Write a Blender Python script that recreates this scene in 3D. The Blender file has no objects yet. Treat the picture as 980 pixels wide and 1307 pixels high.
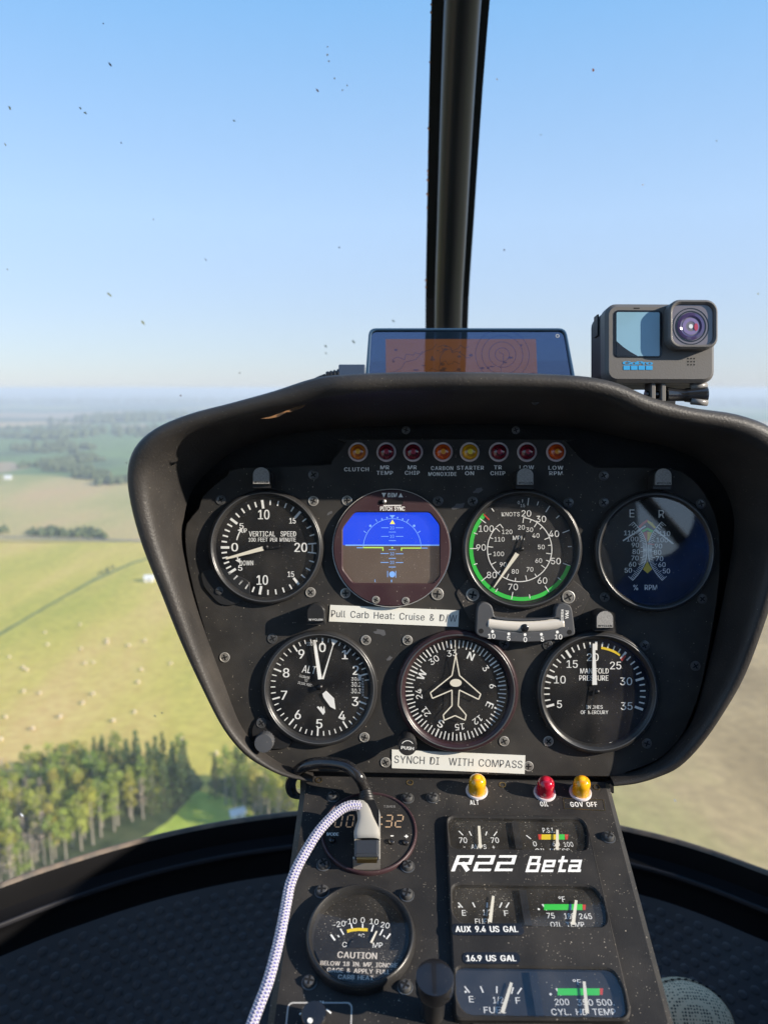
import bpy, bmesh, math, random
from mathutils import Vector, Matrix
from mathutils.geometry import tessellate_polygon
R = math.radians
random.seed(7)
scene = bpy.context.scene
COL = scene.collection

# ------------------------------------------------------------------ camera, sky, sun, exposure
PITCH = R(9.1)
SP, CP = math.sin(PITCH), math.cos(PITCH)
FPX = 983.0                                  # focal length in photograph pixels
cam_d = bpy.data.cameras.new('camera')
cam = bpy.data.objects.new('camera', cam_d); COL.objects.link(cam)
cam_d.sensor_fit = 'VERTICAL'; cam_d.sensor_height = 36.0; cam_d.lens = FPX / 1307 * 36
cam_d.clip_start = 0.02; cam_d.clip_end = 120000
cam_d.dof.use_dof = True; cam_d.dof.focus_distance = 0.53; cam_d.dof.aperture_fstop = 8.0
cam.location = (0, 0, 0); cam.rotation_euler = (R(90) - PITCH, 0, 0)
scene.camera = cam

SUN = Vector((1.0, -0.384, 0.446)).normalized()
sun_el = math.asin(SUN.z); sun_az = math.atan2(SUN.x, SUN.y)
world = bpy.data.worlds.new('World'); scene.world = world; world.use_nodes = True
nt = world.node_tree
bg = nt.nodes['Background']
sky = nt.nodes.new('ShaderNodeTexSky'); sky.sky_type = 'NISHITA'; sky.sun_disc = False
sky.sun_elevation = sun_el; sky.sun_rotation = sun_az
sky.altitude = 300; sky.air_density = 1.0; sky.dust_density = 0.25; sky.ozone_density = 3.5
mixs = nt.nodes.new('ShaderNodeMix'); mixs.data_type = 'RGBA'; mixs.inputs[0].default_value = .75      # a pale veil of high haze, whiter towards the horizon
stc = nt.nodes.new('ShaderNodeTexCoord'); ssx = nt.nodes.new('ShaderNodeSeparateXYZ'); nt.links.new(stc.outputs['Generated'], ssx.inputs[0])
srp = nt.nodes.new('ShaderNodeValToRGB'); nt.links.new(ssx.outputs['Z'], srp.inputs[0]); se = srp.color_ramp.elements
se[0].position = 0; se[0].color = (.47, .53, .66, 1); se[1].position = 1; se[1].color = (.12, .32, .70, 1)
for p_, c_ in ((.07, (.51, .585, .74)), (.20, (.50, .68, .94)), (.42, (.26, .56, .96))): q_ = se.new(p_); q_.color = (*c_, 1)
smu = nt.nodes.new('ShaderNodeVectorMath'); smu.operation = 'SCALE'; smu.inputs['Scale'].default_value = 4.5; nt.links.new(srp.outputs[0], smu.inputs[0])
nt.links.new(sky.outputs[0], mixs.inputs[6]); nt.links.new(smu.outputs[0], mixs.inputs[7])
nt.links.new(mixs.outputs[2], bg.inputs[0]); bg.inputs[1].default_value = 0.15
sun_d = bpy.data.lights.new('sun', 'SUN'); sun_d.energy = 5.0; sun_d.angle = R(0.5)
sun_d.color = (1.0, 0.90, 0.76)
sun_o = bpy.data.objects.new('sun', sun_d); COL.objects.link(sun_o)
sun_o.rotation_euler = (-SUN).to_track_quat('-Z', 'Y').to_euler()
sun_o.location = (3, -2, 2)
vs = scene.view_settings
vs.view_transform = 'Standard'; vs.look = 'None'; vs.gamma = 1.0; vs.exposure = 0.65
vs.use_curve_mapping = False
scene.cycles.max_bounces = 10; scene.cycles.transparent_max_bounces = 24
scene.cycles.volume_bounces = 0
scene.cycles.caustics_reflective = False; scene.cycles.caustics_refractive = False

# ------------------------------------------------------------------ geometry of the view
def cs(x, y, d):                             # camera-aligned metres (right, up, depth) -> world
    return Vector((x, y * SP + d * CP, y * CP - d * SP))
def ray(px, py): return cs((px - 490) / FPX, -(py - 653.5) / FPX, 1.0)
def at(px, py, d): return ray(px, py) * d
GZ = -85.0
def gnd(px, py):
    r = ray(px, py); t = GZ / r.z
    return Vector((r.x * t, r.y * t, GZ))

class Frame:
    """A real plane in the cockpit: origin, right axis, up axis, outward normal."""
    def __init__(s, o, ex, ey):
        s.o, s.ex, s.ey = o, ex.normalized(), ey.normalized(); s.n = s.ex.cross(s.ey)
    def loc(s, px, py, z=0.0):
        r = ray(px, py); t = (s.o + s.n * z).dot(s.n) / r.dot(s.n)
        p = r * t - s.o
        return Vector((p.dot(s.ex), p.dot(s.ey)))
    def world(s, a, b, z=0.0): return s.o + s.ex * a + s.ey * b + s.n * z
    def mat(s, a=0, b=0, z=0):
        m = Matrix((s.ex, s.ey, s.n)).transposed().to_4x4(); m.translation = s.world(a, b, z); return m
PD = 0.55
K = PD / FPX
P1 = Frame(at(585, 790, PD), cs(1, 0, 0), cs(0, 1, 0))           # upper instrument panel
o2 = cs((580 - 490) / FPX * .5478, -.1905, .5498)
P2 = Frame(o2, cs(1, 0, 0), cs(0, .491, .871))                     # lower console face

# ------------------------------------------------------------------ materials
def mat(name, base, rough=.5, metal=0.0, bump=None, dust=None, noise=None, coat=0, spec=.5, trans=0, emit=None, ior=1.45, sss=0):
    m = bpy.data.materials.new(name); m.use_nodes = True
    n = m.node_tree.nodes; l = m.node_tree.links; b = n['Principled BSDF']
    b.inputs['Base Color'].default_value = (*base, 1); b.inputs['Roughness'].default_value = rough
    b.inputs['Metallic'].default_value = metal; b.inputs['Specular IOR Level'].default_value = spec
    b.inputs['Coat Weight'].default_value = coat; b.inputs['Transmission Weight'].default_value = trans
    b.inputs['IOR'].default_value = ior
    if sss: b.inputs['Subsurface Weight'].default_value = sss; b.inputs['Subsurface Radius'].default_value = (.004, .002, .001)
    if emit:
        b.inputs['Emission Color'].default_value = (*emit[0], 1); b.inputs['Emission Strength'].default_value = emit[1]
    tc = n.new('ShaderNodeTexCoord'); last = None
    if noise:                                # (scale, colour2, contrast)
        t = n.new('ShaderNodeTexNoise'); t.inputs['Scale'].default_value = noise[0]; t.inputs['Detail'].default_value = 6
        l.new(tc.outputs['Object'], t.inputs['Vector'])
        r = n.new('ShaderNodeValToRGB'); r.color_ramp.elements[0].position = .5 - noise[2]; r.color_ramp.elements[1].position = .5 + noise[2]
        r.color_ramp.elements[0].color = (*base, 1); r.color_ramp.elements[1].color = (*noise[1], 1)
        l.new(t.outputs[0], r.inputs[0]); last = r.outputs[0]
    if dust:                                 # (scale, threshold, strength, keep): specks of lint and dust
        for k, (sc, th) in enumerate(((dust[0], dust[1]), (dust[0] * .42, dust[1] * .55), (dust[0] * 2.1, dust[1] * 1.5))):
            v = n.new('ShaderNodeTexVoronoi'); v.inputs['Scale'].default_value = sc; l.new(tc.outputs['Object'], v.inputs['Vector'])
            lt = n.new('ShaderNodeMath'); lt.operation = 'LESS_THAN'; lt.inputs[1].default_value = th; l.new(v.outputs['Distance'], lt.inputs[0])
            sep = n.new('ShaderNodeSeparateColor'); l.new(v.outputs['Color'], sep.inputs[0])
            g = n.new('ShaderNodeMath'); g.operation = 'LESS_THAN'; g.inputs[1].default_value = dust[3]; l.new(sep.outputs[0], g.inputs[0])
            mu = n.new('ShaderNodeMath'); mu.operation = 'MULTIPLY'; l.new(lt.outputs[0], mu.inputs[0]); l.new(g.outputs[0], mu.inputs[1])
            m2 = n.new('ShaderNodeMath'); m2.operation = 'MULTIPLY'; l.new(mu.outputs[0], m2.inputs[0]); l.new(sep.outputs[1], m2.inputs[1])
            nm = n.new('ShaderNodeTexNoise'); nm.inputs['Scale'].default_value = 22 + 9 * k; nm.inputs['Detail'].default_value = 4; l.new(tc.outputs['Object'], nm.inputs['Vector'])
            nr_ = n.new('ShaderNodeMapRange'); nr_.inputs[1].default_value = .38; nr_.inputs[2].default_value = .62; nr_.inputs[4].default_value = dust[2]; l.new(nm.outputs[0], nr_.inputs[0])
            m3 = n.new('ShaderNodeMath'); m3.operation = 'MULTIPLY'; l.new(m2.outputs[0], m3.inputs[0]); l.new(nr_.outputs[0], m3.inputs[1])
            mx = n.new('ShaderNodeMix'); mx.data_type = 'RGBA'; l.new(m3.outputs[0], mx.inputs[0])
            if last: l.new(last, mx.inputs[6])
            else: mx.inputs[6].default_value = (*base, 1)
            mx.inputs[7].default_value = (.62, .55, .45, 1); last = mx.outputs[2]
        # a thin uneven film of dust
        t = n.new('ShaderNodeTexNoise'); t.inputs['Scale'].default_value = 28; t.inputs['Detail'].default_value = 8; l.new(tc.outputs['Object'], t.inputs['Vector'])
        mr = n.new('ShaderNodeMapRange'); mr.inputs[1].default_value = .45; mr.inputs[2].default_value = .8; mr.inputs[4].default_value = .08 * dust[2]
        l.new(t.outputs[0], mr.inputs[0])
        mx = n.new('ShaderNodeMix'); mx.data_type = 'RGBA'; l.new(mr.outputs[0], mx.inputs[0]); l.new(last, mx.inputs[6])
        mx.inputs[7].default_value = (.5, .43, .35, 1); last = mx.outputs[2]
    if last: l.new(last, b.inputs['Base Color'])
    if bump:
        t = n.new('ShaderNodeTexNoise'); t.inputs['Scale'].default_value = bump[0]; t.inputs['Detail'].default_value = 3
        l.new(tc.outputs['Object'], t.inputs['Vector'])
        bp = n.new('ShaderNodeBump'); bp.inputs['Strength'].default_value = bump[1]; bp.inputs['Distance'].default_value = bump[2] if len(bump) > 2 else .0003
        l.new(t.outputs[0], bp.inputs['Height']); l.new(bp.outputs[0], b.inputs['Normal'])
    return m

def glass(name, tint=(1, 1, 1), boost=0.0, rough=0.0, dust=0.0, ior=1.5):
    m = bpy.data.materials.new(name); m.use_nodes = True
    n = m.node_tree.nodes; l = m.node_tree.links; n.clear()
    out = n.new('ShaderNodeOutputMaterial'); tr = n.new('ShaderNodeBsdfTransparent'); tr.inputs[0].default_value = (*tint, 1)
    gl = n.new('ShaderNodeBsdfGlossy'); gl.inputs['Roughness'].default_value = rough
    fr = n.new('ShaderNodeFresnel'); gm_ = n.new('ShaderNodeNewGeometry')      # a thin sheet reflects alike from both sides
    io = n.new('ShaderNodeMapRange'); io.inputs[3].default_value = ior; io.inputs[4].default_value = 1 / ior; l.new(gm_.outputs['Backfacing'], io.inputs[0]); l.new(io.outputs[0], fr.inputs[0])
    ad = n.new('ShaderNodeMath'); ad.operation = 'ADD'; ad.inputs[1].default_value = boost; ad.use_clamp = True; l.new(fr.outputs[0], ad.inputs[0])
    mx = n.new('ShaderNodeMixShader'); l.new(ad.outputs[0], mx.inputs[0]); l.new(tr.outputs[0], mx.inputs[1]); l.new(gl.outputs[0], mx.inputs[2])
    last = mx.outputs[0]
    if dust:
        tc = n.new('ShaderNodeTexCoord'); df = n.new('ShaderNodeBsdfDiffuse'); df.inputs[0].default_value = (.75, .7, .62, 1)
        v = n.new('ShaderNodeTexVoronoi'); v.inputs['Scale'].default_value = 420; l.new(tc.outputs['Object'], v.inputs['Vector'])
        lt = n.new('ShaderNodeMath'); lt.operation = 'LESS_THAN'; lt.inputs[1].default_value = .09; l.new(v.outputs['Distance'], lt.inputs[0])
        sep = n.new('ShaderNodeSeparateColor'); l.new(v.outputs['Color'], sep.inputs[0])
        g = n.new('ShaderNodeMath'); g.operation = 'LESS_THAN'; g.inputs[1].default_value = .3; l.new(sep.outputs[0], g.inputs[0])
        mu = n.new('ShaderNodeMath'); mu.operation = 'MULTIPLY'; l.new(lt.outputs[0], mu.inputs[0]); l.new(g.outputs[0], mu.inputs[1])
        ns = n.new('ShaderNodeTexNoise'); ns.inputs['Scale'].default_value = 45; ns.inputs['Detail'].default_value = 7; l.new(tc.outputs['Object'], ns.inputs['Vector'])
        mr = n.new('ShaderNodeMapRange'); mr.inputs[1].default_value = .35; mr.inputs[2].default_value = .8; mr.inputs[4].default_value = dust * .6; l.new(ns.outputs[0], mr.inputs[0])
        sc = n.new('ShaderNodeMath'); sc.operation = 'MULTIPLY'; sc.inputs[1].default_value = min(1, dust * 8); l.new(mu.outputs[0], sc.inputs[0])
        a2 = n.new('ShaderNodeMath'); a2.operation = 'ADD'; a2.use_clamp = True; l.new(sc.outputs[0], a2.inputs[0]); l.new(mr.outputs[0], a2.inputs[1])
        m2 = n.new('ShaderNodeMixShader'); l.new(a2.outputs[0], m2.inputs[0]); l.new(last, m2.inputs[1]); l.new(df.outputs[0], m2.inputs[2]); last = m2.outputs[0]
    l.new(last, out.inputs[0]); return m

M = {}
M['panel'] = mat('black_panel_paint', (.021, .020, .0195), .6, bump=(1400, .5, .0003), dust=(230, .10, .8, .30), noise=(60, (.032, .030, .028), .25), spec=.4)
M['console'] = mat('dusty_console_paint', (.018, .0175, .018), .58, bump=(1300, .5, .0003), dust=(330, .12, .75, .38), noise=(45, (.030, .028, .027), .25), spec=.3)
M['hood'] = mat('grained_black_plastic', (.029, .027, .026), .5, bump=(700, .7, .0004), noise=(25, (.042, .038, .035), .2), spec=.42, dust=(420, .12, .5, .2))
M['hoodin'] = mat('dark_hood_lining', (.008, .008, .009), .6, bump=(600, .7, .0005))
M['bezel'] = mat('black_bezel_enamel', (.022, .022, .023), .33, bump=(1800, .2, .0002), dust=(300, .09, .6, .2))
M['bezel_red'] = mat('maroon_bezel', (.045, .020, .025), .45, bump=(1800, .3, .0002), dust=(300, .09, .8, .25))
M['bezel_dark_red'] = mat('dark_maroon_bezel', (.030, .013, .017), .35, dust=(300, .09, .6, .2))
M['dial'] = mat('matt_black_dial', (.008, .008, .009), .7, spec=.2, dust=(350, .09, .7, .2))
M['dial_gray'] = mat('charcoal_dial', (.030, .029, .030), .7, spec=.2, dust=(350, .1, .7, .25))
M['dial_dusty'] = mat('dusty_dial', (.022, .020, .018), .7, spec=.2, dust=(520, .15, .9, .5))
M['white'] = mat('white_dial_print', (.90, .89, .85), .55)
M['cream'] = mat('cream_needle_paint', (.86, .80, .66), .5)
M['grayprint'] = mat('faded_grey_print', (.30, .29, .28), .5)
M['green'] = mat('green_arc_paint', (.05, .62, .08), .5)
M['yellow'] = mat('yellow_arc_paint', (.85, .60, .03), .5)
M['orange'] = mat('orange_arc_paint', (.80, .25, .03), .5)
M['red'] = mat('red_arc_paint', (.62, .06, .04), .5)
M['blue'] = mat('blue_print', (.25, .42, .75), .5)
M['steel'] = mat('bright_steel', (.60, .57, .52), .38, metal=.55, bump=(900, .2, .0002))
M['steel_mid'] = mat('tarnished_steel', (.30, .28, .25), .4, metal=.5, bump=(1500, .4, .0002))
M['steel_dark'] = mat('black_and_shaded_steel', (.13, .13, .13), .3, metal=.5)
M['brass'] = mat('worn_brass', (.55, .40, .18), .35, metal=1)
M['black'] = mat('black_rubber', (.012, .012, .013), .45)
M['blackgloss'] = mat('glossy_black_plastic', (.012, .012, .014), .18, coat=.5, dust=(400, .07, .7, .25))
M['void'] = mat('dark_recess', (.004, .004, .005), .8)
M['dark_needle'] = mat('black_needle_tail', (.008, .008, .009), .4)
M['strip'] = mat('white_label_tape', (.80, .79, .72), .45, bump=(300, .2, .0002))
M['ink'] = mat('grey_label_ink', (.10, .10, .10), .6)
M['cap'] = mat('speckled_grey_plastic', (.26, .25, .24), .5, noise=(900, (.34, .33, .31), .12), bump=(1500, .6, .0004))
M['tube'] = mat('pale_glass_tube', (.62, .58, .52), .15, coat=1)
M['slip'] = mat('slate_plastic', (.075, .078, .085), .45, bump=(1200, .4, .0003), dust=(300, .09, .8, .25))
M['ring'] = mat('clear_lamp_ring', (.72, .66, .68), .25, coat=.6)
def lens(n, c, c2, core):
    return [mat(n, c, .12, coat=1, trans=.15), mat(n + '_painted_ring', c2, .15, coat=1), mat(n + '_core', core, .12, coat=1)]  # dark ring and bright centre paint in the reflection inside the lens
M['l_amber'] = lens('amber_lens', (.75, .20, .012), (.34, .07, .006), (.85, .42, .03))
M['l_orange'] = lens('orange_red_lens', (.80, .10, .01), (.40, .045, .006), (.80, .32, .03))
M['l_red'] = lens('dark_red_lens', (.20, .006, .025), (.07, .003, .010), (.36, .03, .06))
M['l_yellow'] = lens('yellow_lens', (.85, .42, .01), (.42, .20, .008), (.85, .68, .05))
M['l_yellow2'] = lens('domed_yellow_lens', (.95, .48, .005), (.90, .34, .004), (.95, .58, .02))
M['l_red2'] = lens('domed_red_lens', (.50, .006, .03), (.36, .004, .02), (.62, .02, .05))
M['glass'] = glass('instrument_glass', (.97, .97, .97), 0.0, 0, .04)
M['glass_tach'] = glass('mirror_bright_glass', (.98, .99, .99), .09, .03, .01)
M['glass_lamp'] = glass('dusty_window_glass', (.95, .95, .95), 0.0, .05, .09)
M['glass_lamp2'] = glass('sky_reflecting_window_glass', (.93, .94, .96), .07, .03, .06)
M['scr_blue'] = mat('display_blue', (.01, .02, .15), .25, emit=((.014, .065, .75), .70))
M['scr_brown'] = mat('display_brown', (.10, .075, .06), .3, emit=((.16, .115, .09), .20), dust=(500, .12, .8, .45))
M['scr_line'] = mat('display_pale_blue', (.1, .2, .4), .4, emit=((.20, .40, .85), .55))
M['scr_green'] = mat('display_green', (.2, .3, .05), .4, emit=((.40, .62, .10), .7))
M['scr_yellow'] = mat('display_yellow', (.3, .25, .05), .4, emit=((.85, .75, .12), .7))
M['seg'] = mat('amber_segments', (.40, .28, .18), .4, emit=((.75, .50, .30), .12))
M['metal_post'] = mat('black_powder_coat', (.020, .021, .022), .30, bump=(500, .15, .0003))
M['seal'] = mat('flat_black_sealant', (.006, .007, .010), .7)
M['rust'] = mat('orange_primer_chips', (.45, .20, .07), .7)
M['floor'] = mat('black_dimpled_rubber', (.075, .082, .094), .5, bump=(400, .5, .0003), noise=(9, (.095, .104, .118), .2), spec=.5)
M['rim'] = mat('black_rim_paint', (.005, .005, .006), .65, spec=.15)
M['rimedge'] = mat('weathered_grey_edge', (.09, .08, .07), .6, noise=(60, (.20, .15, .11), .15))
M['ridge'] = mat('satin_charcoal_rib', (.018, .018, .022), .45, spec=.3)

# ------------------------------------------------------------------ mesh builder
_gl = {}
try: FONT = bpy.data.fonts.load(bpy.utils.system_resource('DATAFILES', path='fonts') + '/Inter.woff2')     # the sans face Blender itself ships
except Exception: FONT = None
def glyph(ch, w):
    k = (ch, w)
    if k not in _gl:
        cu = bpy.data.curves.new('g', 'FONT'); cu.body = ch; cu.size = 1.0; cu.resolution_u = 4; cu.offset = w
        if FONT: cu.font = FONT
        o = bpy.data.objects.new('g', cu); COL.objects.link(o)
        dg = bpy.context.evaluated_depsgraph_get(); me = o.evaluated_get(dg).to_mesh()
        vv = [(v.co.x, v.co.y) for v in me.vertices]; ff = [tuple(p.vertices) for p in me.polygons]
        o.evaluated_get(dg).to_mesh_clear(); bpy.data.objects.remove(o); bpy.data.curves.remove(cu)
        xs = [p[0] for p in vv] or [0]
        _gl[k] = (vv, ff, min(xs), max(xs))
    return _gl[k]
CAPH = None
class MB:
    def __init__(s, frame=None): s.v, s.f, s.m, s.fr = [], [], [], frame
    def add(s, vs, fs, mi=0):
        n = len(s.v); s.v += [tuple(p) for p in vs]; s.f += [tuple(i + n for i in q) for q in fs]; s.m += [mi] * len(fs); return s
    def quad(s, pts, mi=0): return s.add(pts, [tuple(range(len(pts)))], mi)
    def disc(s, x, y, r, z, mi=0, n=48, ry=None):
        ry = ry or r
        return s.quad([(x + r * math.cos(6.28318 * i / n), y + ry * math.sin(6.28318 * i / n), z) for i in range(n)], mi)
    def lathe(s, x, y, prof, mi=0, n=48):
        vs = [(x + r * math.cos(6.2831853 * i / n), y + r * math.sin(6.2831853 * i / n), z) for r, z in prof for i in range(n)]
        fs = [(k * n + i, k * n + (i + 1) % n, (k + 1) * n + (i + 1) % n, (k + 1) * n + i) for k in range(len(prof) - 1) for i in range(n)]
        return s.add(vs, fs, mi)
    def arc(s, x, y, r0, r1, a0, a1, z, mi=0):       # clock angles in degrees
        n = max(2, int(abs(a1 - a0) / 4)); vs, fs = [], []
        for i in range(n + 1):
            a = R(a0 + (a1 - a0) * i / n); vs += [(x + r0 * math.sin(a), y + r0 * math.cos(a), z), (x + r1 * math.sin(a), y + r1 * math.cos(a), z)]
            if i: fs.append((2 * i - 2, 2 * i, 2 * i + 1, 2 * i - 1))
        return s.add(vs, fs, mi)
    def tick(s, x, y, a, r0, r1, w, z, mi=0):
        a = R(a); d = (math.sin(a), math.cos(a)); p = (d[1] * w / 2, -d[0] * w / 2)
        return s.quad([(x + d[0] * r0 + p[0], y + d[1] * r0 + p[1], z), (x + d[0] * r0 - p[0], y + d[1] * r0 - p[1], z),
                       (x + d[0] * r1 - p[0], y + d[1] * r1 - p[1], z), (x + d[0] * r1 + p[0], y + d[1] * r1 + p[1], z)], mi)
    def line(s, p, q, w, z, mi=0, w2=None):
        p, q = Vector(p[:2]), Vector(q[:2]); d = (q - p).normalized(); n = Vector((-d.y, d.x)); w2 = w if w2 is None else w2
        a, b, c, e = p + n * w / 2, p - n * w / 2, q - n * w2 / 2, q + n * w2 / 2
        return s.quad([(a.x, a.y, z), (b.x, b.y, z), (c.x, c.y, z), (e.x, e.y, z)], mi)
    def poly(s, pts, z, mi=0, holes=()):
        loops = [[Vector((p[0], p[1], 0)) for p in pts]] + [[Vector((p[0], p[1], 0)) for p in h] for h in holes]
        tris = tessellate_polygon(loops); flat = [p for lo in loops for p in lo]
        fs = []
        for t in tris:
            a, b, c = (flat[i] for i in t)
            fs.append(t if (b - a).cross(c - a).z > 0 else (t[0], t[2], t[1]))
        return s.add([(p.x, p.y, z) for p in flat], fs, mi)
    def prism(s, pts, z0, z1, mi=0, bev=0.0, holes=(), bottom=False):
        def shrink(P, d):
            n = len(P); out = []; ar = sum(P[i][0] * P[(i + 1) % n][1] - P[(i + 1) % n][0] * P[i][1] for i in range(n)); sg = 1 if ar > 0 else -1
            for i in range(n):
                a, b, c = Vector(P[i - 1][:2]), Vector(P[i][:2]), Vector(P[(i + 1) % n][:2])
                e1, e2 = (b - a), (c - b)
                if e1.length < 1e-9 or e2.length < 1e-9: out.append(tuple(b)); continue
                e1.normalize(); e2.normalize(); n1 = Vector((-e1.y, e1.x)) * sg; n2 = Vector((-e2.y, e2.x)) * sg
                nn = n1 + n2; nn = nn / max(.5, nn.length_squared / 2) if nn.length > 1e-6 else n1
                q = b + nn * d; out.append((q.x, q.y))
            return out
        top = shrink(pts, bev) if bev else pts
        th = [shrink(h, -bev) if bev else h for h in holes]
        s.poly(top, z1, mi, th)
        def wall(A, B, za, zb, flip):
            n = len(A); vs = [(p[0], p[1], za) for p in A] + [(p[0], p[1], zb) for p in B]
            fs = [((i, (i + 1) % n, n + (i + 1) % n, n + i) if not flip else (n + i, n + (i + 1) % n, (i + 1) % n, i)) for i in range(n)]
            s.add(vs, fs, mi)
        ar = sum(pts[i][0] * pts[(i + 1) % len(pts)][1] - pts[(i + 1) % len(pts)][0] * pts[i][1] for i in range(len(pts)))
        fl = ar < 0
        if bev: wall(pts, top, z1 - bev, z1, fl)
        wall(pts, pts, z0, z1 - bev, fl)
        for h, t in zip(holes, th):
            ah = sum(h[i][0] * h[(i + 1) % len(h)][1] - h[(i + 1) % len(h)][0] * h[i][1] for i in range(len(h)))
            if bev: wall(h, t, z1 - bev, z1, ah > 0)
            wall(h, h, z0, z1 - bev, ah > 0)
        if bottom: s.poly(pts, z0, mi)
        return s
    def box(s, c, d, mi=0):
        x, y, z = c; a, b, e = d[0] / 2, d[1] / 2, d[2] / 2
        vs = [(x + i * a, y + j * b, z + k * e) for k in (-1, 1) for j in (-1, 1) for i in (-1, 1)]
        return s.add(vs, [(0, 2, 3, 1), (4, 5, 7, 6), (0, 1, 5, 4), (2, 6, 7, 3), (0, 4, 6, 2), (1, 3, 7, 5)], mi)
    def text(s, st, x, y, h, z, mi=0, w=None, rot=0, bold=.0, shear=0, gap=.10, mono=False):
        global CAPH
        if CAPH is None:
            vv = glyph('H', 0.0)[0]; CAPH = max(p[1] for p in vv)
        sc = h / CAPH; cur = 0; vs, fs = [], []
        for ch in st:
            if ch == ' ': cur += .34; continue
            vv, ff, a, b = glyph(ch, 0.0)
            n = len(vs); vs += [(p[0] - a + cur, p[1]) for p in vv]; fs += [tuple(i + n for i in q) for q in ff]
            cur += (b - a) + gap
        if not vs: return s
        W = cur - gap; sx = (w / W) if w else sc
        ca, sa = math.cos(R(-rot)), math.sin(R(-rot)); k = max(0, bold) * 1.15
        for q, (ox, oy) in enumerate(((0, 0),) if k == 0 else ((-k, 0), (k, 0))):
            out = []
            for px, py in vs:
                u = (px + ox - W / 2) * sx; v = (py + oy - CAPH / 2) * sc; u += v * shear
                out.append((x + u * ca - v * sa, y + u * sa + v * ca, z + q * 1.2e-5))
            s.add(out, fs, mi)
        return s
    def tube(s, pts, r, mi=0, n=10, radii=None):
        pts = [Vector(p) for p in pts]; vs, fs = [], []
        up = Vector((0, 0, 1)); prev = None
        for i, p in enumerate(pts):
            t = (pts[min(i + 1, len(pts) - 1)] - pts[max(i - 1, 0)]).normalized()
            if prev is None: prev = t.orthogonal().normalized()
            u = (prev - t * prev.dot(t)).normalized(); prev = u; w = t.cross(u); rr = radii[i] if radii else r
            vs += [p + (u * math.cos(6.28318 * k / n) + w * math.sin(6.28318 * k / n)) * rr for k in range(n)]
            if i: fs += [((i - 1) * n + k, (i - 1) * n + (k + 1) % n, i * n + (k + 1) % n, i * n + k) for k in range(n)]
        fs.append(tuple(range(n))[::-1]); fs.append(tuple((len(pts) - 1) * n + k for k in range(n)))
        return s.add(vs, fs, mi)

def mesh_of(name, mb, mats, off=(0, 0, 0), smooth=False, angle=None):
    me = bpy.data.meshes.new(name)
    me.from_pydata([(v[0] - off[0], v[1] - off[1], v[2] - off[2]) for v in mb.v], [], mb.f)
    for m_ in (mats if isinstance(mats, (list, tuple)) else [mats]): me.materials.append(m_)
    me.polygons.foreach_set('material_index', mb.m)
    if smooth: me.polygons.foreach_set('use_smooth', [True] * len(me.polygons))
    me.update()
    if smooth and angle: me.set_sharp_from_angle(angle=R(angle))
    return me
def link(name, me, parent=None, matrix=None):
    o = bpy.data.objects.new(name, me); COL.objects.link(o)
    if parent: o.parent = parent
    if matrix is not None:
        if parent: o.matrix_local = matrix
        else: o.matrix_world = matrix
    return o
def tag(o, label=None, cat=None, group=None, kind=None):
    if label: o['label'] = label
    if cat: o['category'] = cat
    if group: o['group'] = group
    if kind: o['kind'] = kind
    return o
class Thing:
    """Empty on a frame; parts are given in that frame's own coordinates."""
    def __init__(s, name, label, cat, fr=None, a=0, b=0, z=0, group=None, kind=None, matrix=None):
        s.e = bpy.data.objects.new(name, None); COL.objects.link(s.e); s.e.empty_display_size = .02
        s.off = (a, b, z) if fr else (0, 0, 0)
        s.e.matrix_world = fr.mat(a, b, z) if fr else (matrix if matrix is not None else Matrix())
        tag(s.e, label, cat, group, kind)
    def part(s, name, mb, mats, smooth=False, angle=None, label=None):
        o = link(name, mesh_of(name, mb, mats, s.off, smooth, angle), s.e)
        if label: o['label'] = label
        return o
    def sub(s, parent, name, mb, mats, smooth=False, angle=None, label=None):
        o = link(name, mesh_of(name, mb, mats, s.off, smooth, angle), parent)
        if label: o['label'] = label
        return o
def cp(ox, oy, w):                           # pixel reader for an enlarged crop of the photograph
    k = 980 / w
    return lambda x, y: (ox + x / k, oy + y / k)
c1, c2, c3, c4 = cp(240, 540, 260), cp(420, 540, 260), cp(580, 540, 200), cp(720, 580, 260)
c5, c6, c7, cx = cp(260, 760, 260), cp(470, 760, 260), cp(660, 760, 260), cp(600, 740, 200)
d1, d2, d3, d4 = cp(360, 950, 220), cp(340, 1110, 260), cp(550, 960, 270), cp(550, 1110, 270)
cz = cp(430, 620, 140); ct = cp(780, 630, 110); cs_ = cp(600, 760, 140); cu_ = cp(420, 1000, 110)
def L1(p, z=0): return P1.loc(p[0], p[1], z)
def L2(p, z=0): return P2.loc(p[0], p[1], z)
def TX(mb, fr, st, p, hpx, z, w=None, mi=0, rot=0, bold=.012, shear=0, gap=.10):
    """text centred on photo pixel p, cap height hpx, width w in photo pixels"""
    c = fr.loc(p[0], p[1], z); a = fr.loc(p[0], p[1] - hpx / 2, z); b = fr.loc(p[0], p[1] + hpx / 2, z)
    W = None
    if w: W = fr.loc(p[0] + w / 2, p[1], z).x - fr.loc(p[0] - w / 2, p[1], z).x
    mb.text(st, c.x, c.y, a.y - b.y, z, mi, W, rot, bold, shear, gap)

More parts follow.
